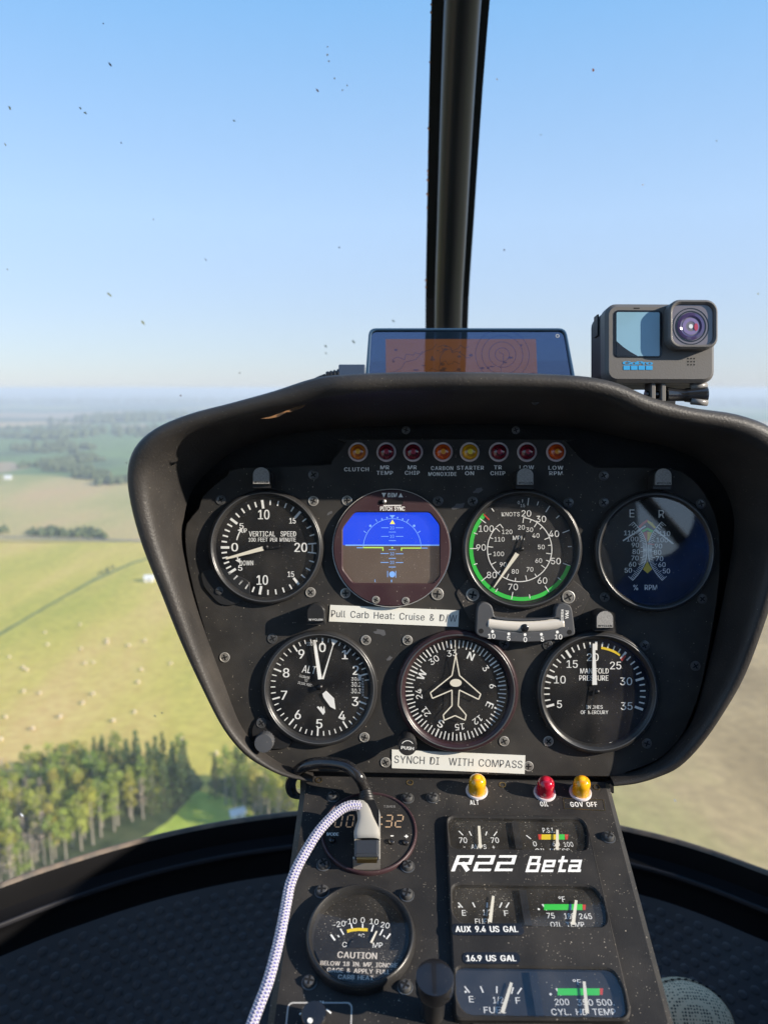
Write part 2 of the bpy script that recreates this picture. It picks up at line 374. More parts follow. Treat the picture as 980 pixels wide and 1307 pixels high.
def rrect(x0, y0, x1, y1, r, n=5, rs=None):
    rs = rs or (r, r, r, r); P = []             # ccw from lower left: ll, lr, ur, ul
    for (cx_, cy_, a0, rr) in ((x0 + rs[0], y0 + rs[0], 180, rs[0]), (x1 - rs[1], y0 + rs[1], 270, rs[1]), (x1 - rs[2], y1 - rs[2], 0, rs[2]), (x0 + rs[3], y1 - rs[3], 90, rs[3])):
        for i in range(n + 1):
            a = R(a0 + 90 * i / n); P.append((cx_ + rr * math.cos(a), cy_ + rr * math.sin(a)))
    return P
def roundpoly(P, r, n=4):
    out = []; N = len(P)
    rr = r if isinstance(r, (list, tuple)) else [r] * N
    for i in range(N):
        a, b, c = Vector(P[i - 1][:2]), Vector(P[i][:2]), Vector(P[(i + 1) % N][:2])
        u, v = (a - b), (c - b); k = min(rr[i], u.length * .48, v.length * .48); u.normalize(); v.normalize()
        s, e = b + u * k, b + v * k
        for j in range(n + 1):
            t = j / n; q = s * (1 - t) ** 2 + b * 2 * t * (1 - t) + e * t * t; out.append((q.x, q.y))
    return out
def catmull(P, m, closed=False):
    P = [Vector(p) for p in P]; N = len(P); out = []
    for i in range(N if closed else N - 1):
        if closed: a, b, c, d = P[i - 1], P[i], P[(i + 1) % N], P[(i + 2) % N]
        else: a, b, c, d = P[max(i - 1, 0)], P[i], P[i + 1], P[min(i + 2, N - 1)]
        for j in range(m):
            t = j / m
            out.append(.5 * ((2 * b) + (c - a) * t + (2 * a - 5 * b + 4 * c - d) * t * t + (3 * b - a - 3 * c + d) * t ** 3))
    if not closed: out.append(P[-1])
    return out

exec_sections = []
# ------------------------------------------------------------------ GROUND AND FAR COUNTRY
def hue_ground():
    m = bpy.data.materials.new('farmland'); m.use_nodes = True
    n = m.node_tree.nodes; l = m.node_tree.links; b = n['Principled BSDF']; b.inputs['Roughness'].default_value = .95; b.inputs['Specular IOR Level'].default_value = .1
    ge = n.new('ShaderNodeNewGeometry')
    mp = n.new('ShaderNodeMapping'); mp.inputs['Rotation'].default_value = (0, 0, .5); mp.inputs['Scale'].default_value = (1 / 700, 1 / 1100, 1); l.new(ge.outputs['Position'], mp.inputs[0])
    dn = n.new('ShaderNodeTexNoise'); dn.inputs['Scale'].default_value = 2.2; dn.inputs['Detail'].default_value = 5; l.new(mp.outputs[0], dn.inputs['Vector'])
    ad = n.new('ShaderNodeMix'); ad.data_type = 'RGBA'; ad.inputs[0].default_value = .22; l.new(mp.outputs[0], ad.inputs[6]); l.new(dn.outputs['Color'], ad.inputs[7])
    vo = n.new('ShaderNodeTexVoronoi'); vo.voronoi_dimensions = '2D'; vo.inputs['Scale'].default_value = 1.6; l.new(ad.outputs[2], vo.inputs['Vector'])
    sp = n.new('ShaderNodeSeparateColor'); l.new(vo.outputs['Color'], sp.inputs[0])
    r = n.new('ShaderNodeValToRGB'); r.color_ramp.interpolation = 'CONSTANT'; e = r.color_ramp.elements
    cols = [(0, (.12, .17, .07)), (.16, (.40, .33, .15)), (.30, (.16, .24, .08)), (.45, (.55, .40, .22)), (.56, (.09, .14, .07)), (.72, (.34, .35, .13)), (.86, (.24, .28, .11))]
    e[0].color = (*cols[0][1], 1); e[1].position = cols[1][0]; e[1].color = (*cols[1][1], 1)
    for p, c in cols[2:]: q = e.new(p); q.color = (*c, 1)
    l.new(sp.outputs[0], r.inputs[0])
    # broad woods
    mp2 = n.new('ShaderNodeMapping'); mp2.inputs['Scale'].default_value = (1 / 900, 1 / 1500, 1); l.new(ge.outputs['Position'], mp2.inputs[0])
    w = n.new('ShaderNodeTexNoise'); w.inputs['Scale'].default_value = 1.6; w.inputs['Detail'].default_value = 7; l.new(mp2.outputs[0], w.inputs['Vector'])
    mr = n.new('ShaderNodeMapRange'); mr.inputs[1].default_value = .50; mr.inputs[2].default_value = .56; l.new(w.outputs[0], mr.inputs[0])
    mx = n.new('ShaderNodeMix'); mx.data_type = 'RGBA'; l.new(mr.outputs[0], mx.inputs[0]); l.new(r.outputs[0], mx.inputs[6]); mx.inputs[7].default_value = (.085, .12, .07, 1)
    # mottling
    mt = n.new('ShaderNodeTexNoise'); mt.inputs['Scale'].default_value = .03; mt.inputs['Detail'].default_value = 9; l.new(ge.outputs['Position'], mt.inputs['Vector'])
    m2 = n.new('ShaderNodeMix'); m2.data_type = 'RGBA'; m2.blend_type = 'OVERLAY'; m2.inputs[0].default_value = .5; l.new(mx.outputs[2], m2.inputs[6]); l.new(mt.outputs[0], m2.inputs[7])
    l.new(m2.outputs[2], b.inputs['Base Color']); return m
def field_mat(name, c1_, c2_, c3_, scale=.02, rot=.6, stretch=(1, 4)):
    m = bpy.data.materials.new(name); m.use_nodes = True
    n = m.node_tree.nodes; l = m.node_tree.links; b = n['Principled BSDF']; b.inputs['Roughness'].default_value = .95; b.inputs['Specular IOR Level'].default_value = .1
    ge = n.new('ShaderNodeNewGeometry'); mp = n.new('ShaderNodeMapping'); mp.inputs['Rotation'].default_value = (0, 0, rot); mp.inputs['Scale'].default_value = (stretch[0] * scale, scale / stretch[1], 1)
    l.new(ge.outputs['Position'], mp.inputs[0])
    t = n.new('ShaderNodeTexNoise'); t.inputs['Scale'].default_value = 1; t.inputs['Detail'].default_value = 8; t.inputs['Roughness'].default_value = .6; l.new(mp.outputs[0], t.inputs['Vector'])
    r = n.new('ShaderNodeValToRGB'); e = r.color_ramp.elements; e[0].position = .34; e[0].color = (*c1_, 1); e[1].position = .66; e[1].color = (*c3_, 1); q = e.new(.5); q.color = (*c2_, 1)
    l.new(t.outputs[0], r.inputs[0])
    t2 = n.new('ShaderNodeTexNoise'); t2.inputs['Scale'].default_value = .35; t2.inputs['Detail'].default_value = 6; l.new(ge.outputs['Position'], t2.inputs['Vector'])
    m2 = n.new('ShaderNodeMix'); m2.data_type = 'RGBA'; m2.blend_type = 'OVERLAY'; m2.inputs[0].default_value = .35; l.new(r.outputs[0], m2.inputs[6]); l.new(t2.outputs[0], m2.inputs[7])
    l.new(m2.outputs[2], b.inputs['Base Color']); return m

g = MB(); S = 70000
g.quad([(-S, -S, GZ), (S, -S, GZ), (S, S, GZ), (-S, S, GZ)])
tag(link('ground', mesh_of('ground', g, hue_ground())), kind='structure')
def sheet(name, pxs, dz, m, wob=0.0, n=6):
    P = [gnd(*p) for p in pxs]; Q = []
    for i, p in enumerate(P):
        q = P[(i + 1) % len(P)]
        for j in range(n):
            t = j / n; s_ = p.lerp(q, t); k = (p - q).length * wob
            Q.append((s_.x + random.uniform(-k, k), s_.y + random.uniform(-k, k)))
    b = MB(); b.poly(Q, GZ + dz); o = link(name, mesh_of(name, b, m)); tag(o, kind='structure'); return o
F_hay = field_mat('mown_hayfield', (.42, .39, .065), (.56, .45, .10), (.66, .46, .16), .018, .95, (1, 4))
F_tan = field_mat('dry_stubble', (.30, .21, .10), (.46, .33, .16), (.38, .34, .12), .02, -.7, (1, 3))
F_mid = field_mat('pasture_and_stubble', (.32, .32, .10), (.50, .40, .16), (.58, .38, .19), .010, 1.3, (1, 3))
F_grass = field_mat('bright_meadow', (.34, .42, .06), (.46, .50, .10), (.44, .42, .10), .08, .3, (1, 2))
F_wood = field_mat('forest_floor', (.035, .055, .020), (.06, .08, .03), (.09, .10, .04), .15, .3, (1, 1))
F_dark = field_mat('dark_hedge_strip', (.13, .17, .06), (.16, .20, .07), (.20, .23, .08), .08, 0, (1, 1))
F_pale = field_mat('pale_field', (.36, .28, .17), (.42, .32, .20), (.40, .33, .22), .005, 0, (1, 1))
F_road = field_mat('gravel_road', (.16, .15, .13), (.20, .18, .15), (.24, .22, .18), .2, 0, (1, 1))
sheet('field', [(-600, 686), (230, 692), (430, 698), (560, 1300), (-700, 1500), (-1800, 1200)], .04, F_hay)
sheet('field', [(-600, 602), (60, 606), (260, 626), (420, 640), (420, 694), (-600, 683)], .04, F_mid, .01)
sheet('field', [(560, 640), (1800, 640), (2600, 900), (1700, 1600), (520, 1500)], .06, F_tan)
sheet('field', [(-200, 524), (60, 527), (170, 524), (176, 531), (90, 534), (-200, 532)], .05, F_pale, .02)
sheet('field', [(150, 543), (185, 541), (195, 549), (160, 550)], .05, F_pale, .02)
sheet('field', [(-200, 585), (15, 590), (40, 597), (5, 603), (-200, 600)], .07, F_pale, .02)
sheet('meadow', [(250, 1010), (320, 1028), (345, 1085), (200, 1180), (60, 1200), (150, 1090), (215, 1050)], .12, F_grass, .02)
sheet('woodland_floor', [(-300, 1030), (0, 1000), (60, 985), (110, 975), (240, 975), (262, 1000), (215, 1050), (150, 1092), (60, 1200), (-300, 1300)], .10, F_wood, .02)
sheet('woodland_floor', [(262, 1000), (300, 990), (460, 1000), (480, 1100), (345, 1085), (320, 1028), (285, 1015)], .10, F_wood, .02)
sheet('road', [(-300, 680.5), (0, 684), (110, 687.5), (300, 693), (300, 695), (110, 689.7), (0, 686), (-300, 682.5)], .10, F_road)
sheet('ditch', [(-60, 842), (0, 808), (60, 773), (119, 739), (171, 717), (200, 709), (200, 710.5), (171, 719.5), (121, 742), (60, 776), (0, 812), (-60, 848)], .10, F_dark, .004)

# ------------------------------------------------------------------ trees
def leaf_mat(name, c, var):
    m = bpy.data.materials.new(name); m.use_nodes = True; n = m.node_tree.nodes; l = m.node_tree.links; b = n['Principled BSDF']
    b.inputs['Roughness'].default_value = .8; b.inputs['Specular IOR Level'].default_value = .15
    oi = n.new('ShaderNodeObjectInfo'); hs = n.new('ShaderNodeHueSaturation'); hs.inputs['Color'].default_value = (*c, 1)
    ge = n.new('ShaderNodeNewGeometry'); t = n.new('ShaderNodeTexNoise'); t.inputs['Scale'].default_value = .7; l.new(ge.outputs['Position'], t.inputs['Vector'])
    mr = n.new('ShaderNodeMapRange'); mr.inputs[3].default_value = .5 - var; mr.inputs[4].default_value = .5 + var * .6; l.new(oi.outputs['Random'], mr.inputs[0]); l.new(mr.outputs[0], hs.inputs['Hue'])
    m2 = n.new('ShaderNodeMapRange'); m2.inputs[1].default_value = .3; m2.inputs[2].default_value = .7; m2.inputs[3].default_value = .8; m2.inputs[4].default_value = 1.25; l.new(t.outputs[0], m2.inputs[0]); l.new(m2.outputs[0], hs.inputs['Value'])
    tr = n.new('ShaderNodeBsdfTranslucent'); l.new(hs.outputs[0], tr.inputs[0]); mx = n.new('ShaderNodeMixShader'); mx.inputs[0].default_value = .3
    l.new(hs.outputs[0], b.inputs['Base Color']); l.new(b.outputs[0], mx.inputs[1]); l.new(tr.outputs[0], mx.inputs[2]); l.new(mx.outputs[0], n['Material Output'].inputs[0]); return m
LM = {'spruce': leaf_mat('spruce_needles', (.11, .16, .055), .03), 'aspen': leaf_mat('aspen_leaves', (.40, .42, .08), .04),
      'poplar': leaf_mat('poplar_leaves', (.26, .33, .07), .03), 'dead': leaf_mat('grey_twigs', (.50, .40, .32), .02)}
BARK = mat('pale_bark', (.32, .28, .22), .9); BARKD = mat('dark_bark', (.12, .09, .07), .9)
def tree_meshes(kind, seed):
    rnd = random.Random(seed); H = {'spruce': 15, 'aspen': 13, 'poplar': 14, 'dead': 12}[kind]; H *= rnd.uniform(.9, 1.1)
    tr = MB(); lean = rnd.uniform(-.4, .4)
    tr.tube([(0, 0, -.3), (lean * .2, 0, H * .3), (lean * .5, lean * .2, H * .6), (lean, lean * .3, H * .93)], 0, 0, 6, [.22, .17, .12, .03])
    for k in range(9 if kind != 'dead' else 26):
        z = H * rnd.uniform(.3, .92); a = rnd.uniform(0, 6.28); q = (1 - z / H) * 2.6 + .5
        tr.tube([(lean * z / H, 0, z), (lean * z / H + math.cos(a) * q, math.sin(a) * q, z + q * (.5 if kind != 'spruce' else -.1))], 0, 0, 4, [.06, .015])
    cr = MB()
    def leafq(c, s):
        u = Vector((rnd.gauss(0, 1), rnd.gauss(0, 1), rnd.gauss(0, 1))).normalized(); v = u.orthogonal().normalized(); w = u.cross(v)
        a = rnd.uniform(0, 6.28); v2 = v * math.cos(a) + w * math.sin(a); w2 = u.cross(v2)
        cr.quad([c + v2 * s, c + w2 * s * .7, c - v2 * s, c - w2 * s * .7])
    if kind == 'spruce':
        for i in range(520):
            t = rnd.random() ** .7; z = H * (1 - t * .90); rad = .25 + t * 2.3 * rnd.uniform(.85, 1.1); a = rnd.uniform(0, 6.28); rr = rad * rnd.random() ** .4
            leafq(Vector((math.cos(a) * rr, math.sin(a) * rr, z - rr * .25)), rnd.uniform(.22, .45))
    elif kind == 'dead':
        for i in range(90):
            z = H * rnd.uniform(.35, .98); a = rnd.uniform(0, 6.28); rr = (1.5 * (1.1 - z / H) + .3) * rnd.random()
            leafq(Vector((math.cos(a) * rr, math.sin(a) * rr, z)), rnd.uniform(.10, .26))
    else:
        cl = []
        for i in range(15):
            t = rnd.uniform(.0, 1); z = H * (.34 + .62 * t); rad = (2.2 if kind == 'poplar' else 1.7) * math.sin(math.pi * min(.97, .16 + t * .82)) ** .7; a = rnd.uniform(0, 6.28)
            cl.append((Vector((math.cos(a) * rad * .7, math.sin(a) * rad * .7, z)), rnd.uniform(.7, 1.25)))
        for c, s in cl:
            for j in range(38):
                d = Vector((rnd.gauss(0, 1), rnd.gauss(0, 1), rnd.gauss(0, 1))).normalized() * s * rnd.uniform(.5, 1.08)
                leafq(c + d, rnd.uniform(.16, .34))
    bark = BARKD if kind == 'spruce' else BARK
    return mesh_of('trunk', tr, bark), mesh_of('crown', cr, LM[kind]), H
VAR = {k: [tree_meshes(k, 11 + i + 50 * j) for i in range(3)] for j, k in enumerate(('spruce', 'aspen', 'poplar', 'dead'))}
TLAB = {'spruce': ('spruce_tree', 'dark narrow spruce in the wood below the hayfield'), 'aspen': ('aspen_tree', 'yellow green aspen in the wood below the hayfield'),
        'poplar': ('poplar_tree', 'mid green poplar in the wood below the hayfield'), 'dead': ('dead_tree', 'grey dead tree standing in the wood')}
def plant(kind, p, s=None):
    tm, cm, H = random.choice(VAR[kind]); s = s or random.uniform(.70, .90); nm, lab = TLAB[kind]
    e = bpy.data.objects.new(nm, None); COL.objects.link(e); e.location = p; e.rotation_euler = (0, 0, random.uniform(0, 6.28)); e.scale = (s * random.uniform(.9, 1.1), s * random.uniform(.9, 1.1), s)
    pxx = 490 + FPX * p.x / (p.y * CP - p.z * SP); zone = 'far left part' if pxx < 45 else 'left part' if pxx < 110 else 'middle' if pxx < 180 else 'right end' if pxx < 258 else 'hood side clump'
    row = 'beside the hayfield' if p.y > 152 else 'in the middle rows' if p.y > 140 else 'nearest the rim'
    size = 'tall' if s > .84 else 'mid-sized' if s > .77 else 'shorter'
    tag(e, size + ' ' + lab.split(' in the wood')[0].split(' standing')[0] + ' ' + row + ', ' + zone + ' of the wood', 'tree', 'trees of the wood below the hayfield: ' + kind)
    link('trunk', tm, e); link('crown', cm, e)
def inpoly(p, P):
    c = False
    for i in range(len(P)):
        a, b = P[i], P[i - 1]
        if (a.y > p.y) != (b.y > p.y) and p.x < (b.x - a.x) * (p.y - a.y) / (b.y - a.y) + a.x: c = not c
    return c
def wood(pxs, n, sep):
    P = [gnd(*p) for p in pxs]; x0, x1 = min(p.x for p in P), max(p.x for p in P); y0, y1 = min(p.y for p in P), max(p.y for p in P); got = []
    tries = 0
    while len(got) < n and tries < 9000:
        tries += 1; p = Vector((random.uniform(x0, x1), random.uniform(y0, y1), GZ))
        if inpoly(p, P) and all((p - q).length > sep for q in got):
            got.append(p)
    for p in got:
        g1 = math.sin(p.x * .11) + math.sin(p.y * .17 + 1) + random.uniform(-1.3, 1.3)
        plant('spruce' if g1 > .9 else 'poplar' if g1 > -.1 else 'dead' if random.random() < .32 else 'aspen', p)
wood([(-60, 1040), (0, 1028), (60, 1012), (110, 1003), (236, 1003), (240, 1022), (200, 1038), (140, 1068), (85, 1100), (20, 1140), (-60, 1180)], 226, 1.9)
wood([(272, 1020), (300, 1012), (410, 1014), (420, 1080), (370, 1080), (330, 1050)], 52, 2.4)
# far tree belts: too many and too far to count
fb = MB(); rnd = random.Random(3)
def belt(x0, y0, x1, y1, n, s0, s1, depth):
    for i in range(n):
        t = rnd.random(); p = gnd(x0 + (x1 - x0) * t, y0 + (y1 - y0) * t); p = p + Vector((rnd.uniform(-1, 1) * depth * .3, rnd.uniform(0, 1) * depth, 0)); s = rnd.uniform(s0, s1) * .72
        n_ = 7; vs = []
        for k, (rr, zz) in enumerate(((.55, .05), (1, .5), (.8, 1.1), (.3, 1.6))):
            vs += [p + Vector((math.cos(6.283 * j / n_ + k) * rr * s * rnd.uniform(.7, 1.2), math.sin(6.283 * j / n_ + k) * rr * s * rnd.uniform(.7, 1.2), zz * s * rnd.uniform(.85, 1.15))) for j in range(n_)]
        fs = [(a * n_ + j, a * n_ + (j + 1) % n_, (a + 1) * n_ + (j + 1) % n_, (a + 1) * n_ + j) for a in range(3) for j in range(n_)] + [tuple(3 * n_ + j for j in range(n_))]
        fb.add(vs, fs)
belt(-300, 679, 0, 683, 120, 1.6, 3.6, 14); belt(38, 684, 112, 687, 90, 1.6, 3.6, 16); belt(112, 640 + 47, 135, 688, 10, 1.5, 3, 5)
belt(124, 736, 145, 725, 7, .8, 1.3, 4)
belt(36, 598, 66, 596, 60, 4, 7, 60); belt(60, 602, 104, 603, 60, 3.5, 6, 30); belt(102, 610, 124, 613, 60, 4, 7, 30); belt(125, 620, 165, 617, 60, 3.5, 6.5, 25)
belt(88, 590, 108, 592, 40, 4, 8, 40); belt(-100, 558, 50, 560, 130, 4, 8, 80); belt(20, 575, 80, 580, 60, 5, 9, 100); belt(50, 561, 74, 562, 60, 7, 13, 100)
belt(104, 541, 180, 538, 240, 9, 18, 300); belt(140, 556, 210, 560, 80, 6, 12, 200); belt(-200, 549, 120, 551, 110, 6, 11, 120); belt(-200, 518, 240, 516, 700, 14, 26, 1500); belt(-200, 508, 260, 507, 600, 22, 40, 3000); belt(860, 520, 1100, 512, 300, 14, 26, 1500)
tag(link('tree_belt', mesh_of('tree_belt', fb, leaf_mat('far_foliage', (.11, .15, .06), .03))), 'distant belts and clumps of dark trees between the far fields', 'woods', kind='stuff')

# hay bales
def bale_mesh():
    b = MB(); n = 14; prof = [(.05, -.62), (.70, -.62), (.77, -.5), (.77, .5), (.70, .62), (.05, .62)]
    b.lathe(0, 0, prof, n=n); b.v = [(z, x, y + .74) for x, y, z in b.v]; return mesh_of('hay_bale', b, mat('straw', (.66, .56, .38), .9, noise=(3, (.5, .4, .27), .2)))
BM = bale_mesh(); bales = [(20, 1097 / 2.513, 0)]
for (x, y) in [(20, 1097), (106, 1136), (195, 1097), (78, 1015), (88, 945), (76, 938), (268, 1052), (300, 1023), (275, 925), (302, 922), (261, 877), (433, 1081), (364, 1110), (444, 985), (154, 865), (146, 825), (32, 904), (345, 850), (415, 868), (466, 853), (693, 1216), (583, 1169), (5, 1170), (549, 925), (455, 945), (258, 800), (345, 860), (130, 1020)]:
    p = gnd(x / 2.513, 480 + y / 2.513)
    o = link('hay_bale', BM); o.location = p; o.rotation_euler = (0, 0, random.uniform(0, 3)); s = random.uniform(.5, .66); o.scale = (s, s, s)
    py_ = 480 + y / 2.513; px_ = x / 2.513
    tag(o, 'round hay bale ' + ('close above the tree tops' if py_ > 925 else 'in the middle of the mown field' if py_ > 860 else 'far up the mown field') + (', at the left edge' if px_ < 45 else ', left of centre' if px_ < 90 else ', near the centre' if px_ < 130 else ', beside the panel hood'), 'hay bale', 'round hay bales scattered over the field')
def shed(px, py, w, dpt, h, label, yaw):
    p = gnd(px, py); e = bpy.data.objects.new('farm_shed', None); COL.objects.link(e); e.location = p; e.rotation_euler = (0, 0, yaw); tag(e, label, 'shed')
    b = MB(); b.box((0, 0, h / 2), (w, dpt, h)); b.add([(-w / 2, -dpt / 2, h), (-w / 2, dpt / 2, h), (-w / 2, 0, h + dpt * .25)], [(0, 2, 1)]); b.add([(w / 2, -dpt / 2, h), (w / 2, dpt / 2, h), (w / 2, 0, h + dpt * .25)], [(0, 1, 2)])
    link('wall', mesh_of('wall', b, mat('white_siding', (.7, .7, .68), .7)), e)
    b = MB(); q = dpt / 2 + .3; z1, z0 = h + dpt * .25 + .1, h - .05
    b.add([(-w / 2 - .3, 0, z1), (w / 2 + .3, 0, z1), (w / 2 + .3, -q, z0), (-w / 2 - .3, -q, z0), (w / 2 + .3, q, z0), (-w / 2 - .3, q, z0)], [(0, 3, 2, 1), (0, 1, 4, 5)])
    link('roof', mesh_of('roof', b, mat('pale_metal_roof', (.75, .76, .78), .4)), e)
    b = MB(); b.box((0, -dpt / 2 - .03, h * .4), (w * .3, .06, h * .8)); link('door', mesh_of('door', b, mat('grey_door', (.35, .36, .38), .6)), e)
shed(303, 1043, 2.6, 2.2, 1.3, 'small white shed with pale roof at the edge of the near wood', .5)
shed(191, 742, 4, 3.2, 2.0, 'small white shed alone in the hayfield beside the panel hood', .2)
shed(11, 612, 6, 5, 2.6, 'pale farm building far off on the tan field', .3)

# ------------------------------------------------------------------ INSTRUMENT PANEL (upper)
panel = Thing('instrument_panel', 'black mushroom shaped instrument panel under a deep curved glare hood', 'instrument panel', P1, 0, 0, 0)
HC = [((400, 997), (400, 991), (400, 985), .010), ((366, 990), (367, 983), (368, 976), .012), ((340, 979), (343, 971), (348, 965), .014), ((313, 962), (319, 951), (326, 948), .016),
 ((286, 930), (295, 921), (307, 920), .02), ((260, 882), (273, 873), (290, 876), .026), ((232, 822), (249, 812), (268, 818), .032), ((205, 755), (226, 748), (250, 766), .038),
 ((182, 697), (206, 692), (239, 720), .042), ((167, 643), (194, 643), (234, 690), .046), ((163, 603), (192, 607), (236, 655), .05), ((172, 572), (204, 582), (246, 625), .054),
 ((197, 548), (228, 561), (268, 600), .058), ((240, 529), (264, 546), (300, 575), .062), ((300, 513), (318, 532), (342, 560), .067), ((350, 499), (365, 521), (377, 552), .072),
 ((400, 483), (410, 510), (418, 548), .076), ((440, 478), (446, 504), (450, 546), .08), ((520, 475), (522, 500), (525, 542), .08), ((600, 475), (600, 499), (600, 541), .08),
 ((690, 477), (688, 500), (680, 542), .08), ((750, 481), (742, 504), (730, 546), .078), ((790, 490), (778, 513), (765, 552), .074), ((830, 507), (815, 530), (800, 560), .07),
 ((880, 520), (870, 542), (850, 570), .065), ((940, 529), (925, 553), (895, 590), .06), ((985, 547), (965, 573), (922, 620), .056), ((1012, 580), (986, 604), (935, 655), .05),
 ((1016, 625), (988, 642), (935, 690), .046), ((1005, 700), (978, 705), (926, 745), .042), ((978, 784), (955, 790), (912, 812), .036), ((950, 859), (930, 858), (896, 873), .030),
 ((921, 910), (905, 905), (882, 920), .026), ((893, 950), (880, 940), (860, 950), .021), ((865, 978), (855, 966), (837, 971), .017), ((837, 991), (830, 981), (815, 981), .014),
 ((808, 999), (806, 990), (800, 985), .012), ((780, 1002), (780, 994), (780, 988), .010)]
def pl(p, z): q = P1.loc(p[0], p[1], z); return Vector((q.x, q.y, z))
rings = []
for o_, i_, b_, D in HC:
    O, I = pl(o_, D - .004), pl(i_, D - .004)
    up = max(0.0, (770 - o_[1]) / 300); back = .23 * min(1, up)
    wide = (O - I).normalized() * .0
    Ob = Vector((O.x, O.y - (.012 * min(1, up)), -.02 - back))
    mid = (O + I) / 2; e = (O - I)
    I2 = pl(i_, D - .018) ; I2.z = D - .018; B = pl(b_, -.004); B3 = pl(b_, -.024)
    rings.append([Ob, Vector((O.x, O.y, D * .3 - .01)), O + Vector((0, 0, -.010)) + e * .05, O, O - e * .16 + Vector((0, 0, .0045)), mid + Vector((0, 0, .0062)), I + e * .16 + Vector((0, 0, .0040)), I - Vector((0, 0, .0015)),
                  I.lerp(B, .15) - Vector((0, 0, .003)), I.lerp(B, .5) + Vector((0, 0, .0)), B, B3])
nr = len(rings[0]); cols = [catmull([r[k] for r in rings], 4) for k in range(nr)]
hb = MB(); nN = len(cols[0]); hb.v = [tuple(cols[k][i]) for i in range(nN) for k in range(nr)]
for i in range(nN - 1):
    for k in range(nr - 1):
        hb.f.append((i * nr + k, i * nr + k + 1, (i + 1) * nr + k + 1, (i + 1) * nr + k)); hb.m.append(0 if k < 9 else 0)
hood = panel.part('glare_hood', hb, [M['hood'], M['hoodin']], smooth=True)
# back board closing the cavity
bb = MB(); bb.poly([(c.x, c.y) for c in cols[nr - 1]], -.022); panel.part('back_board', bb, M['hoodin'])
# top deck of the hood
dk = MB(); top = [cols[0][i] for i in range(nN) if 12 * 4 <= i <= 29 * 4]; 
tp = [(v.x, v.y - .001, v.z) for v in top]; cen = (0.0, tp[len(tp) // 2][1] - .0, -.25)
for i in range(len(tp) - 1): dk.add([tp[i], tp[i + 1], (tp[i + 1][0], -.05, tp[i + 1][2]), (tp[i][0], -.05, tp[i][2])], [(0, 1, 2, 3)])
panel.part('hood_back', dk, M['hoodin'])
plate_px = [(236, 690), (238, 668), (253, 649), (256, 638), (266, 625), (290, 606), (304, 597), (410, 593), (423, 588), (441, 564), (452, 560), (712, 560), (724, 564), (742, 585), (756, 593), (768, 596), (853, 597), (877, 606), (892, 620), (906, 641), (918, 680), (918, 740),
            (910, 800), (896, 873), (882, 915), (865, 947), (837, 972), (800, 986), (776, 992), (590, 989), (388, 985), (361, 977), (326, 961), (306, 940), (294, 902), (272, 840), (254, 782), (240, 725)]
pp = [tuple(P1.loc(*p)) for p in plate_px]; pp = [(p.x, p.y) for p in catmull([Vector((a, b, 0)) for a, b in pp], 2, True)]
fp = MB(); fp.prism(pp, -.004, 0, 0, bev=.0008); face = panel.part('face_plate', fp, M['panel'])
# screws
def screw_mesh(r, h, ringc, headc):
    b = MB()
    b.lathe(0, 0, [(r * 1.28, -.0002), (r * 1.28, .0003), (r * 1.12, .00045), (r * 1.04, .0001)], 0, 20)
    b.lathe(0, 0, [(r * 1.02, 0), (r * .98, h * .6), (r * .75, h), (r * .3, h * 1.08), (.00001, h * 1.08)], 1, 20)
    for a in (40, 130):
        d = Vector((math.cos(R(a)), math.sin(R(a)))); b.line(-d * r * .74, d * r * .74, r * .34, h * 1.08 + .00008 + (.00003 if a > 90 else 0), 2)
    return mesh_of('screw', b, [ringc, headc, M['void']], smooth=True, angle=35)
SC_S = screw_mesh(.0028, .0003, M['steel'], M['steel_mid']); SC_B = screw_mesh(.0028, .0003, M['steel_dark'], M['steel_dark'])
SC_P = screw_mesh(.0036, .0028, M['steel_dark'], M['steel_dark']); SC_M = screw_mesh(.0028, .0004, M['steel'], M['steel_mid'])
def screw(th, fr, p, me, z=0.0002, s=1.0, rot=None):
    q = fr.loc(p[0], p[1], z); o = link('screw', me, th.e, Matrix.Translation((q.x - th.off[0], q.y - th.off[1], z - th.off[2])) @ Matrix.Rotation(rot if rot is not None else random.uniform(0, 1.5), 4, 'Z') @ Matrix.Scale(s, 4)); return o
for p in [(400, 639.5), (443, 639), (396.5, 756), (441, 757), (287, 839), (467, 817), (465, 941), (492, 973), (520, 817), (643, 946), (699.5, 946), (674, 978)]: screw(panel, P1, p, SC_M if p[0] > 300 else SC_S)
for p in [(400, 606), (282, 638), (559, 639.5), (603, 640), (770, 607), (725, 641.5), (770, 641.5), (771.5, 762), (894, 643), (895.6, 764.5), (348, 815), (643, 822), (698.5, 823), (822, 824), (887, 850), (825, 949)]: screw(panel, P1, p, SC_B)  # screws lying in shade get a darker metal, shade put into the colour
for p in [(603, 759), (725, 762)]: screw(panel, P1, p, SC_S, z=.0009, s=1.3)
screw(panel, P1, (558, 758), SC_M, s=1.25)
for p, z in [((480, 511), .052), ((683, 511), .052), ((518, 549), .004), ((658, 549), .004)]: screw(panel, P1, p, SC_B, z=z, s=.8)
